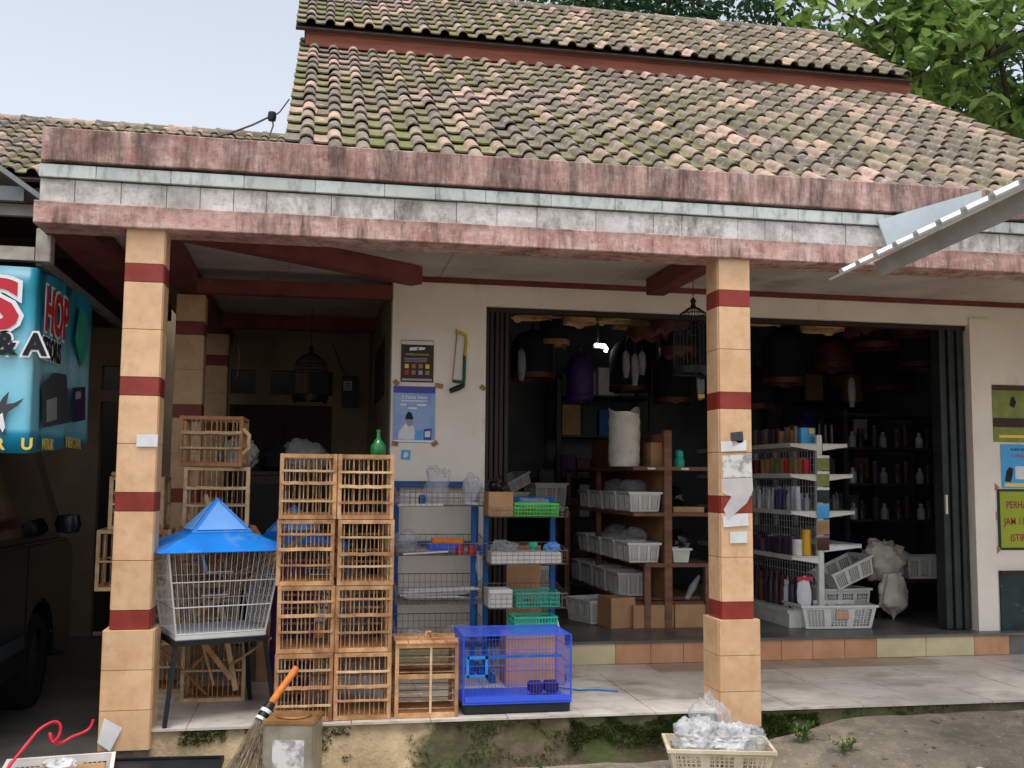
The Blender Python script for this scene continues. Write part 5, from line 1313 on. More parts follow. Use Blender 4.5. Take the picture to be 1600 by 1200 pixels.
strip(t, .5, .26, .62, .018, w_, h_, 'ink_white'); strip(t, .24, .33, .14, .03, w_, h_, 'ink_white'); strip(t, .68, .33, .22, .03, w_, h_, 'ink_white'); strip(t, .46, .39, .2, .03, w_, h_, 'ink_white')
def blob(t, pts, w_, h_, m_, lift): MB().prism([((u-.5)*w_, -lift, (.5-v)*h_) for u, v in pts], (0, -.0006, 0)).obj('print', m_, t)
blob(t, [(.12, .95), (.14, .8), (.24, .72), (.3, .66), (.42, .66), (.5, .72), (.52, .82), (.5, .95)], w_, h_, 'paper', .003)
blob(t, [(.3, .52), (.36, .45), (.43, .47), (.48, .56), (.47, .6), (.29, .6)], w_, h_, 'ink_black', .0036); blob(t, [(.31, .59), (.47, .59), (.46, .69), (.39, .72), (.33, .69)], w_, h_, 'bottle_pale', .0042)
blob(t, [(.55, .95), (.55, .80), (.70, .78), (.70, .95)], w_, h_, 'poster_sky', .003); blob(t, [(.73, .95), (.73, .76), (.92, .74), (.92, .95)], w_, h_, 'poster_deep', .003); blob(t, [(.76, .9), (.76, .8), (.89, .79), (.89, .9)], w_, h_, 'paper', .0038)
strip(t, .5, .975, .98, .03, w_, h_, 'ink_white')
for k, (px_, py_, a_, lb) in enumerate(((619, 598, .8, 'tape scrap at the upper corner of the blue poster by the wall edge'), (686, 603, .2, 'torn brown tape at the upper corner of the blue poster by the saw'), (617, 693, .1, 'brown tape at the lower corner of the blue poster by the wall edge'), (679, 693, -.6, 'brown tape at the lower corner of the blue poster by the saw'), (754, 606, .7, 'brown tape scrap at the edge of the shop opening'))):
    p = aY(px_, py_, WY); tag(MB().box((0, 0, 0), (.055 if k == 1 else .042, .0012, .032)).obj('tape', 'tape', None, (p.x, WY-.007, p.z), (0, a_, 0)), lb, 'tape')
t, w_, h_ = sheet_at(627, 703, 641, 718, WY, 'poster_sky', 'sticker', 'small torn blue sticker low on the white wall', 'sticker', rot=.08); blob(t, [(.25, .8), (.3, .3), (.6, .2), (.8, .5), (.6, .8)], w_, h_, 'paper', .002)
# hacksaw
hsaw = thing('hacksaw', 'hacksaw with yellow and green frame hung on the white wall', 'saw', aY(715, 610, WY-.02))
Ys = WY-.02
pt = lambda x, y: aY(x, y, Ys)
wobj(MB().tube([pt(714, 521), pt(719, 520), pt(727, 524), pt(728, 533), pt(726, 556)], .0105, 6), 'frame', 'yellow_paint', hsaw, smooth=60)
wobj(MB().tube([pt(726, 556), pt(725, 590), pt(724, 603)], .0115, 6), 'frame_grip', 'green_paint', hsaw, smooth=60)
wobj(MB().tube([pt(724, 597), pt(707, 595)], .010, 6), 'front_arm', 'green_paint', hsaw, smooth=60)
wobj(MB().tube([pt(714, 522), pt(707, 596)], .0045, 4), 'blade', 'steel', hsaw)
wobj(MB().tube([pt(725, 602), pt(716, 606), pt(703, 611)], [.014, .02, .016], 8), 'handle', 'black_plastic', hsaw, smooth=60)
wobj(MB().tube([pt(713, 514), pt(713, 524)], .003, 5).tube([Vector((pt(713, 516).x, Ys-.012, pt(713, 516).z)), Vector((pt(713, 516).x, WY+.005, pt(713, 516).z))], .004, 5), 'nail', 'steel', hsaw)
# notices on the right-hand wall
t, w_, h_ = sheet_at(1549, 601, 1640, 692, WY, 'poster_green', 'green_poster', 'faded olive green poster on the wall beyond the opening', 'poster')
strip(t, .5, .05, 1, .09, w_, h_, 'mahogany'); strip(t, .4, .66, .8, .16, w_, h_, 'poster_brown'); blob(t, [(.3, .36), (.33, .22), (.38, .2), (.42, .3), (.38, .4)], w_, h_, 'ink_black', .003); strip(t, .5, .9, .8, .05, w_, h_, 'ink_yellow')
t, w_, h_ = sheet_at(1563, 694, 1640, 763, WY, 'poster_sky', 'bird_poster', 'bright blue poster with a black bird on the wall', 'poster')
ptxt(t, 'AGEN RE', .34, .15, .022, w_, h_, 'ink_black', xs=.9); ptxt(t, 'U-MINER', .36, .30, .024, w_, h_, 'ink_red', xs=.9)
for o in [o for o in t.children if o.name.startswith('lettering')]: pass
blob(t, [(.06, .85), (.10, .62), (.16, .52), (.24, .56), (.22, .72), (.18, .86)], w_, h_, 'ink_black', .003); blob(t, [(.28, .8), (.28, .5), (.5, .5), (.5, .8)], w_, h_, 'paper', .003); strip(t, .3, .93, .5, .08, w_, h_, 'ink_yellow')
t, w_, h_ = sheet_at(1557, 764, 1690, 859, WY, 'dark_green', 'notice_board', 'lime green notice with magenta capitals on a dark green backing', 'sign')
box('face', t, (0, -.002, 0), (round(w_*.94, 3), .003, round(h_*.92, 3)), 'lime', None, .001)
for s, v in (('PERHATIAN', .26), ('JAM 11.00', .53), ('ISTIRAHAT', .80)):
    ptxt(t, s, {'PERHATIAN': .10, 'JAM 11.00': .07, 'ISTIRAHAT': .14}[s], v+.055, .052, w_, h_, 'magenta_ink', 'LEFT', .78, .0045, .001)
for k, (px_, py_, a_, lb) in enumerate(((1554, 760, .7, 'brown tape at the top corner of the lime notice'), (1553, 806, 1.57, 'brown tape strip halfway down the lime notice edge'), (1557, 860, -.7, 'brown tape at the bottom corner of the lime notice'))):
    p = aY(px_, py_, WY); tag(MB().box((0, 0, 0), (.06, .0012, .034)).obj('tape', 'tape', None, (p.x, WY-.008, p.z), (0, a_, 0)), lb, 'tape')
# papers on the columns
CFY = 5.398
def col_paper(pts, m_, name, label, lift=.004):
    P = [aY(x, y, CFY) for x, y in pts]; c = sum(P, Vector())/len(P)
    o = MB().prism([p-c for p in P], (0, -.0012, 0)).obj(name, m_, None, (c.x, CFY-lift, c.z)); return tag(o, label, 'paper')
col_paper([(214, 679), (247, 679), (246, 698), (213, 698)], 'paper', 'sticker', 'blank white sticker on the first column above a tile joint')
CFY = 5.368
col_paper([(163, 1122), (191, 1137), (172, 1174), (152, 1160)], 'paper', 'paper_scrap', 'white paper scrap stuck to the foot of the first column')
CFY = 5.398
col_paper([(1141, 676), (1160, 674), (1161, 690), (1143, 700)], 'print_grey', 'notice', 'small dark torn notice high on the second column'); col_paper([(1126, 690), (1166, 688), (1166, 704), (1126, 706)], 'paper', 'notice', 'white strip of paper under the dark torn notice')
col_paper([(1128, 712), (1173, 709), (1175, 745), (1129, 747)], 'tin_label', 'notice', 'printed white notice with black marks on the second column')
col_paper([(1128, 748), (1175, 746), (1176, 766), (1166, 786), (1150, 800), (1136, 812), (1130, 796), (1142, 776), (1128, 770)], 'bag_white', 'notice', 'torn plastic covered notice hanging over the red band', .006)
col_paper([(1129, 806), (1168, 802), (1169, 821), (1130, 824)], 'paper', 'notice', 'torn white paper right below the red band'); col_paper([(1140, 831), (1167, 830), (1167, 848), (1140, 849)], 'paper', 'sticker', 'small blank white label lowest on the second column')
# ================================================================== inside the shop
def hang_cage(label, px_, py_, Y, rpx, base='rattan', body='bars', hgt=.5, top=3.36, scallop=False, group='round cages hung from the shop ceiling'):
    """round song-bird cage hung from a hook: base ring, bars or cloth cover, dome, hook"""
    c = aY(px_, py_, Y); r = rpx*(Vector((c.x, c.y, 0)).length)/FPX
    t = thing('hanging_bird_cage', label, 'bird cage', c, U(0, 3), group)
    n = 28; vs = []; fs = []
    for i in range(n):
        a = 2*math.pi*i/n; dz = (-.022*(1+math.sin(a*7)) if scallop else (-.02 if i % 9 == 0 else 0))
        for (rr_, z) in ((r*.97, dz), (r*1.0, .045), (r*.96, .05), (r*.9, .012)): vs.append((rr_*math.cos(a), rr_*math.sin(a), z))
    fs = [(i*4+j, ((i+1) % n)*4+j, ((i+1) % n)*4+(j+1) % 4, i*4+(j+1) % 4) for i in range(n) for j in range(4)]
    MB().add(vs, fs).obj('base_ring', base, t, smooth=50)
    MB().lathe([(0, .03), (r*.9, .03), (r*.9, .036), (0, .036)], n=24).obj('floor', base, t)
    prof = [(r*.93, .05), (r*.93, hgt*.62), (r*.86, hgt*.76), (r*.62, hgt*.9), (r*.25, hgt*.985), (.015, hgt)]
    if body == 'bars':
        b = MB()
        for i in range(30):
            a = 2*math.pi*i/30; b.tube([(q[0]*math.cos(a), q[0]*math.sin(a), q[1]) for q in prof], .0022, 3, cap=False)
        kind(b.obj('bars', base, t), 'stuff')
        for q in (1, 2, 3):
            MB().tube([(prof[q][0]*math.cos(2*math.pi*k/20), prof[q][0]*math.sin(2*math.pi*k/20), prof[q][1]) for k in range(21)], .004, 4).obj('hoop', base, t)
    else:
        MB().lathe([(q[0]*1.03, q[1]) for q in prof]+[(0, hgt)], n=24).obj('cloth_cover', body, t, smooth=60)  # dark covers added so the upper part of the shop stays dark
    MB().lathe([(.0, hgt-.01), (.02, hgt), (.012, hgt+.025), (.022, hgt+.04), (.008, hgt+.06), (0, hgt+.07)], n=10).obj('finial', base, t, smooth=50)
    if top > c.z+hgt+.07: MB().tube([(0, 0, hgt+.06), (0, 0, top-c.z)], .003, 4).obj('hook', 'black_metal', t)
    return t
HC = [('broad rattan cage hung against the folded brown door', 830, 497, 7.5, 33, 'rattan', 'bars', .5, False), ('rattan cage hung between the broad one and the lamp', 906, 506, 7.8, 28, 'rattan', 'bars', .5, False),
      ('smaller rattan cage hung lower behind the broad one', 866, 540, 8.5, 24, 'rattan', 'cloth_dark', .5, False), ('mahogany cage with scalloped skirt hung above the sack', 1012, 524, 7.8, 33, 'mahogany', 'bars', .5, True),
      ('second mahogany scalloped cage hung beside the tiled column', 1060, 552, 8.1, 30, 'mahogany', 'cloth_dark', .5, True), ('pale rattan cage hung above the white shelving', 1285, 517, 7.6, 33, 'rattan', 'cloth_dark', .5, False),
      ('rattan cage half hidden behind the second column', 1196, 506, 7.7, 28, 'rattan', 'cloth_dark', .5, False), ('dark covered cage hung low by the brown folded door', 832, 592, 8.6, 36, 'mahogany', 'cloth_dark', .42, False),
      ('purple covered cage hung below the lamp', 906, 625, 8.4, 22, 'purple_dark', 'purple_dark', .40, False), ('dark covered cage hung behind the standing sack', 985, 612, 9.2, 34, 'mahogany', 'cloth_dark', .5, False),
      ('dark covered cage hung by the yellow price tag', 1050, 630, 8.8, 30, 'mahogany', 'cloth_dark', .45, False), ('dark covered cage hung over the top of the white shelving', 1225, 600, 8.4, 34, 'mahogany', 'cloth_dark', .5, False),
      ('dark red cage hung beyond the pale rattan one', 1300, 575, 8.8, 32, 'mahogany', 'mahogany', .3, True), ('dark covered cage hung before the grey back wall', 1370, 545, 8.2, 36, 'mahogany', 'cloth_dark', .5, False),
      ('dark covered cage hung next to the grey folding gate', 1440, 575, 8.3, 34, 'mahogany', 'cloth_dark', .5, False)]
HC += [('small rattan cage squeezed between broad cage and its neighbour', 868, 494, 8.2, 26, 'rattan', 'bars', .45, False), ('rattan cage with plain rim hung just past the lamp', 960, 503, 7.7, 27, 'rattan', 'bars', .5, False),
       ('rattan cage hung behind the scalloped mahogany one', 985, 512, 8.6, 30, 'rattan', 'cloth_dark', .45, False), ('mahogany cage with scalloped rim hung high beside the ornate black cage', 1048, 512, 7.5, 30, 'mahogany', 'bars', .45, True),
       ('brown covered cage deep between lamp and sack', 1000, 570, 9.6, 26, 'mahogany', 'cloth_dark', .4, True),
       ('rattan cage hung high between gondola and gate', 1345, 520, 8.0, 30, 'mahogany', 'bars', .45, True), ('brown cage hung high against the grey gate', 1425, 524, 7.8, 32, 'mahogany', 'bars', .45, False),
       ('dark covered cage hung low behind the gondola top', 1180, 640, 8.9, 30, 'mahogany', 'cloth_dark', .4, False), ('brown flat cage hung low over the dark rack', 1385, 612, 9.2, 36, 'mahogany', 'cloth_dark', .35, False)]
for (lb, x, y, Y, r, ba, bo, hg, sc_) in HC: hang_cage(lb, x, y, Y, r, ba, bo, hg, scallop=sc_)
bk = hang_cage('ornate black cage hung from the porch ceiling beside the second column', 1084, 585, 6.35, 33, 'black_metal', 'bars', .44, top=2.872, group=None)
bk2 = hang_cage('black domed cage hung in the dark bay behind the cage stack', 484, 626, 8.4, 28, 'black_metal', 'bars', .38, top=2.87, group=None)
for q in (bk, bk2):
    if 'group' in q: del q['group']
mt = thing('meter_box', 'dark electricity meter box on the back wall of the bay', 'meter', aY(546, 612, 10.02))
box('case', mt, (0, -.03, 0), (.15, .09, .30), 'black_plastic', None, .008); box('dial', mt, (-.02, -.078, .05), (.08, .004, .09), 'paper')
for k in range(3): box('dial_mark', mt, (-.02, -.081, .03+.02*k), (.05, .002, .008), 'print_grey')
tag(MB().tube(smooth_path([aY(520, 538, 9.9), aY(528, 560, 9.95), aY(540, 588, 9.98)]), .006, 5).obj('meter_cable', 'cable', None), 'black cable running from ceiling to the meter box', 'cable')
tag(MB().tube(smooth_path([aY(371, 536, 9.0), aY(374, 560, 9.0), aY(370, 590, 9.0)]), .004, 5).obj('hanging_wire', 'pipe_white', None), 'thin pale wire dangling from the bay ceiling', 'wire')

# lit lamp
lp = thing('ceiling_lamp', 'lit white lamp hanging in the dark shop behind the cages', 'lamp', aY(940, 541, 9.3))
box('holder', lp, (-.03, .02, 0), (.10, .04, .04), 'white_plastic', None, .006)
MB().tube([(-.06, 0, .01), (.03, 0, .005), (.045, 0, -.02), (.04, 0, -.05)], .016, 8).obj('tube', 'lamp_glow', lp, smooth=60)
MB().tube([(-.03, .02, .02), (-.03, .02, 3.36-lp.location.z)], .004, 5).obj('cord', 'cable', lp)

# ------------------------------------------------------------------ wooden double-sided shelf
SX = 2.575; SY0, SY1 = 7.36, 9.5
ws = thing('wooden_shelf', 'rough brown wooden double shelf holding crates and a tall sack', 'shelf', (SX, 8.4, FZ))
lv = [1.272, 1.61]
for z in lv:
    bbx('shelf_board', ws, SX-.27, SX+.36, SY0, SY1, z-.028, z, 'shelf_wood', .003)
bbx('shelf_board', ws, SX-.18, SX+.36, SY0, SY1, .872, .90, 'shelf_wood', .003)
bbx('shelf_board', ws, SX-.27, SX+.36, SY0+.3, SY1, .60, .625, 'shelf_wood', .003)
for yy_ in (SY0+.002, 8.4, SY1-.05): bbx('post', ws, SX-.03, SX+.03, yy_+.002, yy_+.05, FZ, 1.88 if yy_ < 8 else 1.61, 'shelf_wood', .003)
for xx in (SX-.16, SX+.31): bbx('post', ws, xx-.025, xx+.025, SY0+.004, SY0+.05, FZ, .872, 'shelf_wood', .003)
for yy_ in (8.4, SY1-.05):
    for xx in (SX-.24, SX+.33): bbx('post', ws, xx-.02, xx+.02, yy_, yy_+.04, FZ, 1.582, 'shelf_wood', .003)
bbx('back_panel', ws, SX-.006, SX+.006, SY0+.06, SY1, FZ+.2, 1.86, 'ply', 0)
for xx in (-.02, .24): bbx('price_tag', ws, SX+xx-.14, SX+xx-.08, SY0-.0025, SY0-.0005, 1.588, 1.602, 'paper')
for k in range(2): bbx('front_box', ws, SX-.27+k*.32, SX+.04+k*.32, SY0+.01, SY0+.26, FZ, .598, 'cardboard', .003)
lvl = [(1.272, 'upper shelf'), (.90, 'middle shelf'), (.625, 'lower shelf')]
ordn = ['first', 'second', 'third', 'fourth']
for (z, nm) in lvl:
    for k in range(4):
        y = SY0+.19+k*.40+(.30 if z < .7 else 0); w_ = .235
        x = SX-.155 if z != .90 else SX-.165
        if y+.15 > SY1: continue
        crate('white lattice crate on the %s of the wooden shelf, %s from its end panel' % (nm, ordn[k]), w_, .30, .14 if z > .8 else .17, (x-.01, y, z+.001), 0, 'white_plastic', 'crates on the wooden shelf', taper=.9, panels=3)
crate('white crate on the middle shelf beside the wooden post', .20, .26, .13, (SX+.15, SY0+.2, .901), 0, 'white_plastic', 'crates on the wooden shelf', taper=.9) if False else None
crate('white crate in the open lower compartment by the spine post', .19, .28, .15, (SX-.09, SY0+.16, .626), 0, 'white_plastic', 'crates on the wooden shelf', taper=.9) if False else None
for k, (z, y) in enumerate(((1.40, 7.75), (1.40, 8.2), (1.03, 7.7), (1.03, 8.15))):
    tag(crumple(.10, .16, .12, .3, 80+k).obj('goods_bag', 'clear_bag', None, (SX-.16, y, z), smooth=60), ['clear bag of goods heaped in the first crate of the upper shelf', 'clear bag of goods heaped in the second crate of the upper shelf', 'clear bag of goods heaped in the first crate of the middle shelf', 'clear bag of goods heaped in the second crate of the middle shelf'][k], 'bag')
# tall sack: full cylinder with torn points at the mouth
sk = MB(); n = 28; vs = []; nz = 18; sh_ = .415; sr = .118
for j in range(nz+1):
    for i in range(n):
        a = 2*math.pi*i/n; v = j/nz
        rr_ = sr*(1+.035*math.sin(v*26+math.sin(a*2))*(.4+.6*v)+.03*noise.noise(Vector((math.cos(a)*2, math.sin(a)*2, v*6))))*(.94+.06*ss(0, .12, v))
        z = v*sh_ + (v > .9)*(.028*math.cos(a*2-.3)+.02*math.sin(a*3))*(v-.9)/.1
        vs.append((rr_*math.cos(a), rr_*math.sin(a), z))
fs = [(j*n+i, j*n+(i+1) % n, (j+1)*n+(i+1) % n, (j+1)*n+i) for j in range(nz) for i in range(n)] + [tuple(range(n-1, -1, -1))]
k = len(vs); vs += [(sr*.9*math.cos(2*math.pi*i/n), sr*.9*math.sin(2*math.pi*i/n), sh_*.93) for i in range(n)]; fs += [tuple(range(k, k+n))]
tsk = tag(sk.add(vs, fs).obj('standing_sack', 'sack', None, (aY(976, 700, 7.55).x, 7.56, 1.611), smooth=60), 'tall full white sack standing open on the wooden shelf', 'sack')
tag(MB().box((0, 0, .09), (.14, .2, .18)).obj('carton', 'cardboard', None, (aY(1026, 700, 7.55).x-.005, 7.56, 1.611), bevel=.003), 'narrow brown carton between sack and spine post', 'box')
tag(MB().lathe([(0, 0), (.04, 0), (.042, .05), (.03, .07), (.034, .09), (.03, .12), (.012, .13), (0, .13)], n=16).obj('green_jar', 'teal_plastic', None, (aY(1061, 712, 7.5).x, 7.5, 1.611), smooth=40), 'pale green ribbed jar on the wooden shelf beside the column', 'jar')
tag(MB().box((0, 0, .02), (.24, .18, .04)).obj('flat_carton', 'cardboard', None, (SX+.17, 7.48, 1.273), bevel=.003), 'flat carton on the upper shelf facing the column', 'box')
tag(crumple(.13, .16, .20, .2, 90).obj('dark_bag', 'black_bag', None, (SX+.18, 7.85, 1.273), smooth=60), 'dark plastic bundle on the upper shelf behind the flat carton', 'bundle')
tag(crumple(.13, .16, .24, .2, 91).obj('dark_bag', 'black_bag', None, (SX+.18, 7.7, .901), smooth=60), 'dark plastic bundle on the middle shelf facing the column', 'bundle')
crate('small grey crate on the middle shelf against the spine post', .13, .16, .10, (SX+.11, 7.47, .901), 0, 'white_plastic', taper=.85)
tag(MB().tube([(0, 0, 0), (.05, 0, .09), (.10, 0, .17)], [.02, .028, .012], 8).obj('rolled_bag', 'clear_bag', None, (SX+.17, 7.45, .63), smooth=60), 'clear rolled bag leaning in the lowest compartment', 'bag')
# cartons and crates low on the floor, left
tag(MB().box((0, 0, .11), (.20, .22, .22)).obj('open_carton', 'cardboard', None, (aZ(955, 975, FZ).x, 7.5, FZ), (0, 0, .2), bevel=.003), 'open carton on the shop floor at the shelf end', 'box')
crate('grey white crate on the shop floor beside the open carton', .3, .36, .17, (aZ(912, 962, FZ).x, 7.8, FZ), .3, 'white_plastic', taper=.88)
crate('grey white crate on the shop floor behind the rack before the opening', .34, .36, .2, (1.70, 8.3, FZ), .2, 'white_plastic', taper=.88)
crate('grey crate stacked on the one behind the rack', .32, .34, .18, (1.70, 8.3, FZ+.205), .15, 'white_plastic', taper=.88)
tag(MB().box((0, 0, .30), (.30, .3, .60)).obj('tall_carton', 'cardboard', None, (1.46, 7.55, FZ), (0, 0, .1), bevel=.003), 'tall brown carton behind the rack before the opening', 'box')
# dark cabinet and table deep on the left
cb_ = thing('dark_cabinet', 'dark cabinet against the back wall on the brown door side', 'cabinet', (1.9, 10.2, FZ))
bbx('carcass', cb_, 1.25, 2.25, 10.0, 10.5, FZ, 1.5, 'dark_wood', .004)
for xx in (1.5, 2.0): bbx('door', cb_, xx-.23, xx+.23, 9.975, 9.998, FZ+.06, 1.44, 'dark_void', .003)
bbx('top', cb_, 1.22, 2.28, 9.95, 10.52, 1.501, 1.53, 'dark_wood', .003)
tb_ = thing('side_table', 'narrow pale table carrying crates behind the wooden shelf', 'table', (2.05, 9.0, FZ))
bbx('table_top', tb_, 1.5, 2.18, 8.75, 9.25, 1.20, 1.23, 'shelf_wood', .003)
for xx in (1.53, 2.15):
    for yy_ in (8.78, 9.22): bbx('leg', tb_, xx-.02, xx+.02, yy_-.02, yy_+.02, FZ, 1.2, 'shelf_wood', .002)
crate('white crate on the narrow table beside the standing sack', .28, .36, .24, (2.0, 8.98, 1.231), .1, 'white_plastic', taper=.9)
crate('low white crate on the narrow table towards the brown door', .34, .34, .16, (1.66, 8.98, 1.231), -.1, 'white_plastic', taper=.9)
crate('small white crate tipped on top of the low white crate', .22, .3, .10, (1.72, 8.95, 1.43), .3, 'white_plastic', taper=.9, tilt=-.45)
tag(MB().box((0, 0, .06), (.13, .1, .12)).obj('small_device', 'black_plastic', None, (2.0, 8.95, 1.475), bevel=.01), 'small dark device on the crate beside the sack', 'device')

# ------------------------------------------------------------------ white metal gondola
GX, GY0, GY1 = 3.735, 7.26, 9.2
gd = thing('white_gondola', 'white metal gondola shelving crowded with bottles and packs', 'shelf', (GX, 8.2, FZ))
bbx('post', gd, GX-.022, GX+.022, GY0+.0, GY0+.04, FZ, 1.86, 'white_plastic', .003); bbx('post', gd, GX-.022, GX+.022, GY1-.04, GY1, FZ, 1.86, 'white_plastic', .003)
bm2 = MB()
for k in range(40): y = GY0+.05+k*(GY1-GY0-.1)/39; bm2.tube([(GX, y, FZ+.15), (GX, y, 1.84)], .0022, 3, cap=False)
for k in range(24): z = FZ+.16+k*.055; bm2.tube([(GX, GY0+.04, z), (GX, GY1-.04, z)], .0022, 3, cap=False)
kind(wobj(bm2, 'grid_back', 'white_wire', gd), 'stuff')
GL = [(1.795, .21, .20), (1.565, .21, .24), (1.29, .21, .25), (.955, .21, 0), (1.04, 0, .30), (.56, .25, 0)]
for i, (z, dl, dr_) in enumerate(GL):
    if dl:
        bbx('shelf_plate', gd, GX-.024-dl, GX-.024, GY0+.0, GY1, z-.006, z, 'white_plastic'); bbx('shelf_lip', gd, GX-.028-dl, GX-.0245-dl, GY0, GY1, z-.03, z+.004, 'white_plastic')
        wobj(MB().prism([(GX-.024, GY0-.004, z-.008), (GX-.024-dl, GY0-.004, z-.008), (GX-.024-dl, GY0-.004, z-.024), (GX-.024, GY0-.004, z-.055)], (0, .004, 0)), 'bracket', 'white_plastic', gd)
    if dr_:
        bbx('shelf_plate', gd, GX+.024, GX+.024+dr_, GY0+.0, GY1, z-.006, z, 'white_plastic'); bbx('shelf_lip', gd, GX+.0245+dr_, GX+.028+dr_, GY0, GY1, z-.03, z+.004, 'white_plastic')
        wobj(MB().prism([(GX+.024, GY0-.004, z-.008), (GX+.024+dr_, GY0-.004, z-.008), (GX+.024+dr_, GY0-.004, z-.022), (GX+.024, GY0-.004, z-.055)], (0, .004, 0)), 'bracket', 'white_plastic', gd)
bbx('base', gd, GX-.27, GX+.05, GY0-.01, GY1, FZ, FZ+.115, 'white_plastic', .003)
def bottle_mesh(m_, r, h, kind_=0):
    if kind_ == 0: pr = [(0, 0), (r, 0), (r, h*.62), (r*.45, h*.78), (r*.4, h*.86), (r*.5, h*.87), (r*.5, h), (0, h)]
    elif kind_ == 1: pr = [(0, 0), (r, 0), (r, h*.7), (r*.8, h*.76), (r*.85, h*.78), (r*.85, h), (0, h)]
    else: pr = [(0, 0), (r*.9, 0), (r, h*.1), (r, h*.82), (r*1.02, h*.83), (r*1.02, h), (0, h)]
    return MB().lathe(pr, n=14).mesh('bottle', m_, smooth=40)
BM = {}
def bottle(x, y, z, m_, r, h, k_, label, group):
    key = (m_, r, h, k_)
    if key not in BM: BM[key] = bottle_mesh(m_, r, h, k_)
    tag(new_obj('bottle', BM[key], None, (x, y, z)), label, 'bottle', group)
rows = [(1.29, 'on the gondola shelf above the yellow can', [('bottle_pale', .022, .17, 0, 'slim pale bottle'), ('bottle_pale', .026, .13, 0, 'squat pale bottle'), ('bottle_dark', .026, .15, 1, 'dark capped bottle'), ('bottle_pale', .024, .18, 1, 'tall pale capped bottle'), ('poster_deep', .024, .16, 1, 'blue capped bottle'), ('paper', .02, .15, 0, 'white dropper bottle')], 2),
        (1.565, 'on the second gondola shelf from the top', [('cardboard', .03, .12, 2, 'brown round pack'), ('bottle_dark', .03, .12, 2, 'dark round jar'), ('poster_green', .03, .13, 2, 'olive round pack'), ('ink_red', .028, .11, 2, 'red round pack')], 1),
        (.56, 'on the lowest gondola shelf', [('bottle_dark', .036, .24, 1, 'dark mauve capped bottle'), ('bottle_purple', .034, .22, 1, 'purple capped bottle'), ('bottle_dark', .038, .26, 0, 'dark long-necked bottle'), ('paper', .034, .2, 1, 'white capped bottle'), ('mahogany', .036, .23, 1, 'red brown capped bottle')], 2),
        (.955, 'on the same gondola shelf as the yellow can', [('bottle_purple', .04, .10, 2, 'low purple tub'), ('bottle_purple', .036, .14, 1, 'tall purple capped tub'), ('bottle_dark', .04, .12, 2, 'dark tub'), ('paper', .036, .12, 2, 'white tub')], 2),
        (1.795, 'on the top shelf of the gondola', [('bottle_dark', .025, .12, 2, 'dark round pack'), ('straw', .012, .13, 2, 'thin tan tube'), ('cardboard', .03, .1, 2, 'brown round tub')], 2)]
rr = random.Random(8)
for (z, lb, kinds, nr) in rows:
    for q in range(nr):
        y = GY0+.06+(.0 if q else .03)
        while y < GY0+1.1:
            m_, r, h, k_, nm = rr.choice(kinds)
            if z == .955 and q == 0 and y < GY0+.2: y += .1; continue
            bottle(GX-.06-.09*q-rr.uniform(0, .015), y, z+.001, m_, r, h, k_, nm+' '+lb, nm+'s '+lb); y += 2*r+rr.uniform(.008, .03)
lbd = 'thin black capped bottle in the row on top of the gondola towards the gate'
for k in range(6): bottle(GX+.06+.026*k, GY0+.12+.05*(k % 2), 1.796, 'bottle_dark', .012, .15, 1, lbd, lbd)
lbd = 'small dark bottle along the gondola shelf on the gate side'
for k in range(4): bottle(GX+.07+.045*k, GY0+.1+.04*(k % 2), 1.291, 'bottle_dark', .02, .12+.02*(k % 2), 0, lbd, lbd)
tag(MB().lathe([(0, 0), (.036, 0), (.036, .155), (.033, .165), (.036, .17), (.036, .19), (0, .195)], n=20).obj('yellow_can', 'yellow', None, (aY(1262, 870, 7.31).x, 7.33, .956), smooth=40), 'bright yellow can on the gondola shelf beside purple tubs', 'can')
tag(MB().box((0, 0, .06), (.13, .05, .12)).obj('blue_pack', 'poster_sky', None, (aY(1262, 690, 7.32).x, 7.34, 1.796), (0, 0, .15), bevel=.004), 'bright blue pack with yellow corner on top of the gondola', 'pack')
tag(MB().box((0, 0, .02), (.04, .004, .04)).obj('yellow_sticker', 'yellow', None, (aY(1268, 668, 7.3).x, 7.306, 1.87)), 'yellow sticker at the corner of the blue pack', 'sticker')
tag(crumple(.06, .03, .25, .12, 95).obj('foil_pouch', 'paper', None, (aY(1256, 930, 7.30).x, 7.30, .561), smooth=60), 'white and red standing pouch on the lowest gondola shelf', 'pouch')
tag(MB().box((0, 0, .012), (.12, .003, .03)).obj('pouch_top', 'ink_red', None, (aY(1256, 905, 7.30).x, 7.285, .775)), 'red band at the top of the standing pouch', 'band')
gp_ = ['poster_green', 'green_plastic', 'poster_green', 'blue_panel', 'cardboard', 'mahogany', 'mahogany']
for k in range(6):
    yy0 = 712+k*25; p = aY(1287, yy0+12, GY0-.02)
    t = thing('hanging_packet', ['olive', 'green', 'dark green and blue', 'clear blue', 'clear brown', 'clear reddish'][k]+' seed packet hung on the gondola end post', 'packet', (p.x, GY0-.012, p.z), 0, 'packets hung on the gondola post')
    MB().grid(lambda u, v: ((u-.5)*.10, -.010*math.sin(math.pi*u)*math.sin(math.pi*v), (v-.5)*.105), 6, 6).obj('pouch', ['poster_green', 'weed', 'dark_green', 'poster_sky', 'cardboard', 'mahogany'][k] if k != 1 else 'poster_green', t, fix=False)
    box('header', t, (0, -.002, .05), (.10, .003, .02), 'clear_bag' if k > 2 else 'paper')
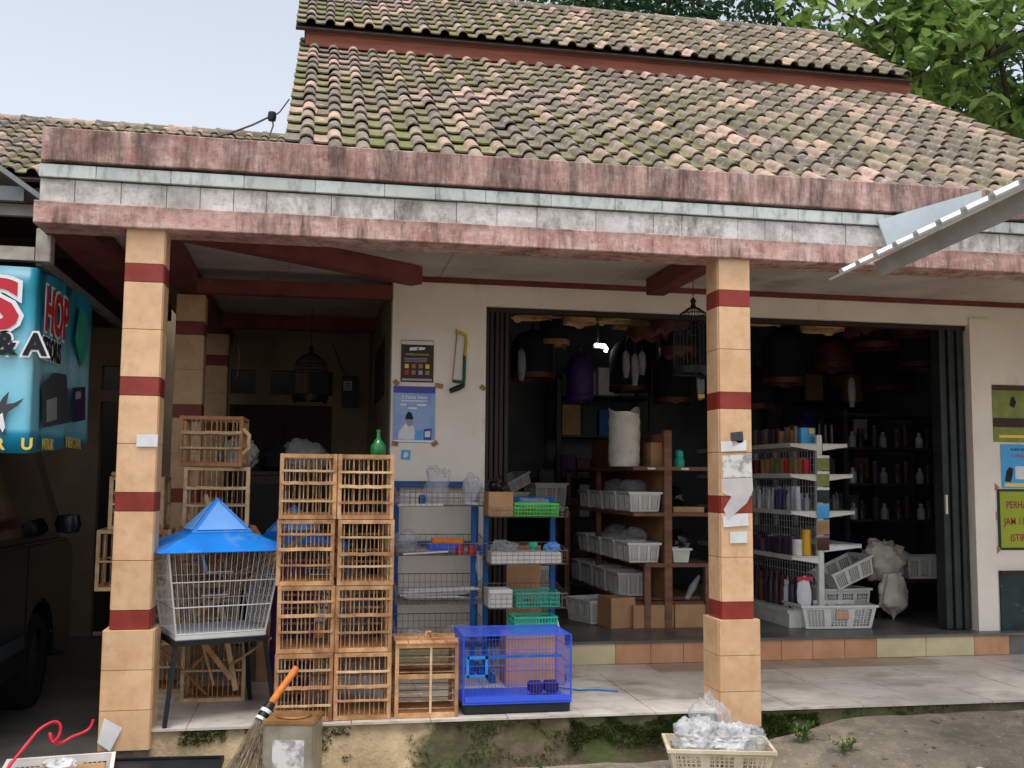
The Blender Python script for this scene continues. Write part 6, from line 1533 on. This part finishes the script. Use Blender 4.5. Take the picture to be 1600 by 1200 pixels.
# ------------------------------------------------------------------ crates on the floor, sack, dark rack
k0 = aZ(1265, 985, FZ); k1 = aZ(1370, 983, FZ)
fc = crate('white crate with an orange tag on the shop floor at the step', k1.x-k0.x+.04, .34, .165, ((k0.x+k1.x)/2-.01, 7.31, FZ+.001), R(-3), 'white_plastic', taper=.88, panels=3)
box('tag', fc, (.02, -.172, .10), (.10, .003, .045), 'orange_tile', (R(-6), 0, 0))
crate('white crate on the floor behind the one with the orange tag', .40, .30, .24, (4.10, 7.72, FZ+.001), R(4), 'white_plastic', taper=.88)
crate('white crate tipped on its side over the crate behind', .38, .30, .14, (4.16, 7.68, FZ+.30), R(6), 'white_plastic', taper=.88, tilt=-.38)
lt = thing('low_bench', 'low dark bench beside the folding gate carrying sack and crate', 'bench', (4.75, 7.95, FZ))
bbx('top', lt, 4.42, 5.25, 7.7, 8.2, .70, .73, 'dark_wood', .004)
for xx in (4.45, 5.22):
    for yy_ in (7.73, 8.17): bbx('leg', lt, xx-.02, xx+.02, yy_-.02, yy_+.02, FZ, .70, 'dark_wood')
crate('white crate on the low bench beside the folding gate', .40, .3, .17, (4.93, 7.88, .731), 0, 'white_plastic', taper=.9, panels=4)
sb = crumple(.19, .15, .34, .3, 97, 44, 30)
tag(sb.obj('slumped_sack', 'sack', None, (4.52, 7.74, .722), smooth=70), 'slumped white sack with creased sides on the low bench', 'sack')
q = crumple(.13, .10, .40, .30, 98, 40, 30, pinch=.93)
tag(q.obj('sack_corner', 'sack', None, (4.50, 7.58, .80), (math.pi, 0, .3), smooth=70), 'pointed corner of a white sack hanging below the bench', 'sack')
dk = thing('dark_rack', 'dark metal rack of jars beside the folding gate', 'rack', (5.0, 8.7, FZ))
for xx in (4.62, 5.6):
    for yy_ in (8.5, 8.95): bbx('post', dk, xx-.02, xx+.02, yy_-.02, yy_+.02, FZ, 2.15, 'gate_metal')
for z in (.85, 1.18, 1.50, 1.82, 2.12): bbx('shelf_plate', dk, 4.6, 5.62, 8.48, 8.97, z-.02, z, 'gate_metal')
for z, nm in ((1.18, 'second'), (1.50, 'third'), (1.82, 'fourth')):
    lbd = 'dim jar on the %s shelf of the dark metal rack by the gate' % nm
    for k in range(8): bottle(4.72+k*.11, 8.56+.05*(k % 2), z+.001, ('bottle_dark', 'bottle_pale')[k % 3 == 0], .035, .14+.03*(k % 3), k % 3, lbd, lbd)
dkk = thing('dark_rack', 'dark metal rack of bottles behind the white gondola', 'rack', (4.3, 9.3, FZ))
for xx in (3.95, 4.55):
    for yy_ in (9.2, 9.6): bbx('post', dkk, xx-.02, xx+.02, yy_-.02, yy_+.02, FZ, 2.1, 'gate_metal')
for z in (.8, 1.1, 1.4, 1.7, 2.0): bbx('shelf_plate', dkk, 3.93, 4.57, 9.18, 9.62, z-.02, z, 'gate_metal')
for z, nm in ((1.1, 'second'), (1.4, 'third'), (1.7, 'fourth')):
    lbd = 'dim bottle on the %s shelf of the rack behind the gondola' % nm
    for k in range(6): bottle(4.0+k*.1, 9.25, z+.001, ('bottle_dark', 'bottle_pale')[k % 2], .03, .16+.03*(k % 3), k % 2, lbd, lbd)
tag(MB().box((0, 0, .014), (.05, .002, .028)).obj('price_tag', 'yellow', None, (aY(1096, 622, 7.2).x, 7.2, aY(1096, 622, 7.2).z)), 'yellow price tag hung beside the second column', 'tag')
tag(MB().tube([aY(1096, 616, 7.2), aY(1096, 616, 7.2)+Vector((0, 0, .95))], .0015, 4).obj('tag_string', 'cable', None), 'thin string carrying the yellow price tag', 'string')

# goods crowding the back of the shop
rr = random.Random(31)
for ri, (xa, xb, lab) in enumerate(((2.35, 3.3, 'tall dark rack of cartons against the back wall behind the wooden shelf'), (4.75, 5.7, 'tall dark rack of cartons against the back wall behind the gate'))):
    rk = thing('stock_rack', lab, 'rack', ((xa+xb)/2, 10.2, FZ))
    for xx in (xa, xb):
        for yy_ in (9.95, 10.45): bbx('post', rk, xx-.02, xx+.02, yy_-.02, yy_+.02, FZ, 2.5, 'gate_metal')
    for li, z in enumerate((.75, 1.15, 1.55, 1.95, 2.35)):
        bbx('shelf_plate', rk, xa-.02, xb+.02, 9.93, 10.47, z-.02, z, 'gate_metal')
        x = xa+.03; n_ = 0
        while x < xb-.16:
            w_ = rr.uniform(.12, .22); h_ = rr.uniform(.14, .32); m_ = rr.choice(['cardboard', 'blue_paint', 'paper', 'purple', 'dark_green', 'mahogany', 'bottle_pale'])
            tag(MB().box((0, 0, h_/2), (w_-.012, .3, h_)).obj('stock_box', m_, None, (x+w_/2, 10.12+rr.uniform(-.03, .03), z+.001), (0, 0, rr.uniform(-.06, .06)), bevel=.004),
                {'cardboard': 'brown', 'blue_paint': 'blue', 'paper': 'white', 'purple': 'purple', 'dark_green': 'dark green', 'mahogany': 'dark red', 'bottle_pale': 'grey'}[m_]+' box on the '+('lowest', 'second', 'third', 'fourth', 'top')[li]+' shelf of the stock rack behind the '+('wooden shelf' if ri == 0 else 'gate'), 'box', 'boxes in the stock rack behind the '+('wooden shelf' if ri == 0 else 'gate')); x += w_+.01
# clear tubes and bags dangling among the cages
for k, (px_, py_, Y, L_) in enumerate(((978, 548, 8.0, .22), (992, 552, 8.0, .26), (1003, 548, 8.1, .2), (1094, 575, 7.6, .25), (815, 545, 7.9, .25), (1330, 590, 8.0, .25))):
    p = aY(px_, py_, Y)
    t = thing('hanging_bag', 'narrow clear bag of small goods dangling among the hung cages', 'bag', p, 0, 'clear bags dangling among the cages')
    MB().tube([(0, 0, 0), (0, 0, -.03), (.004, 0, -L_*.6), (0, 0, -L_)], [.008, .03, .034, .02], 8).obj('pouch', 'clear_bag', t, smooth=60)
    MB().tube([(0, 0, -.005), (0, 0, 3.36-p.z)], .0015, 4).obj('string', 'cable', t)
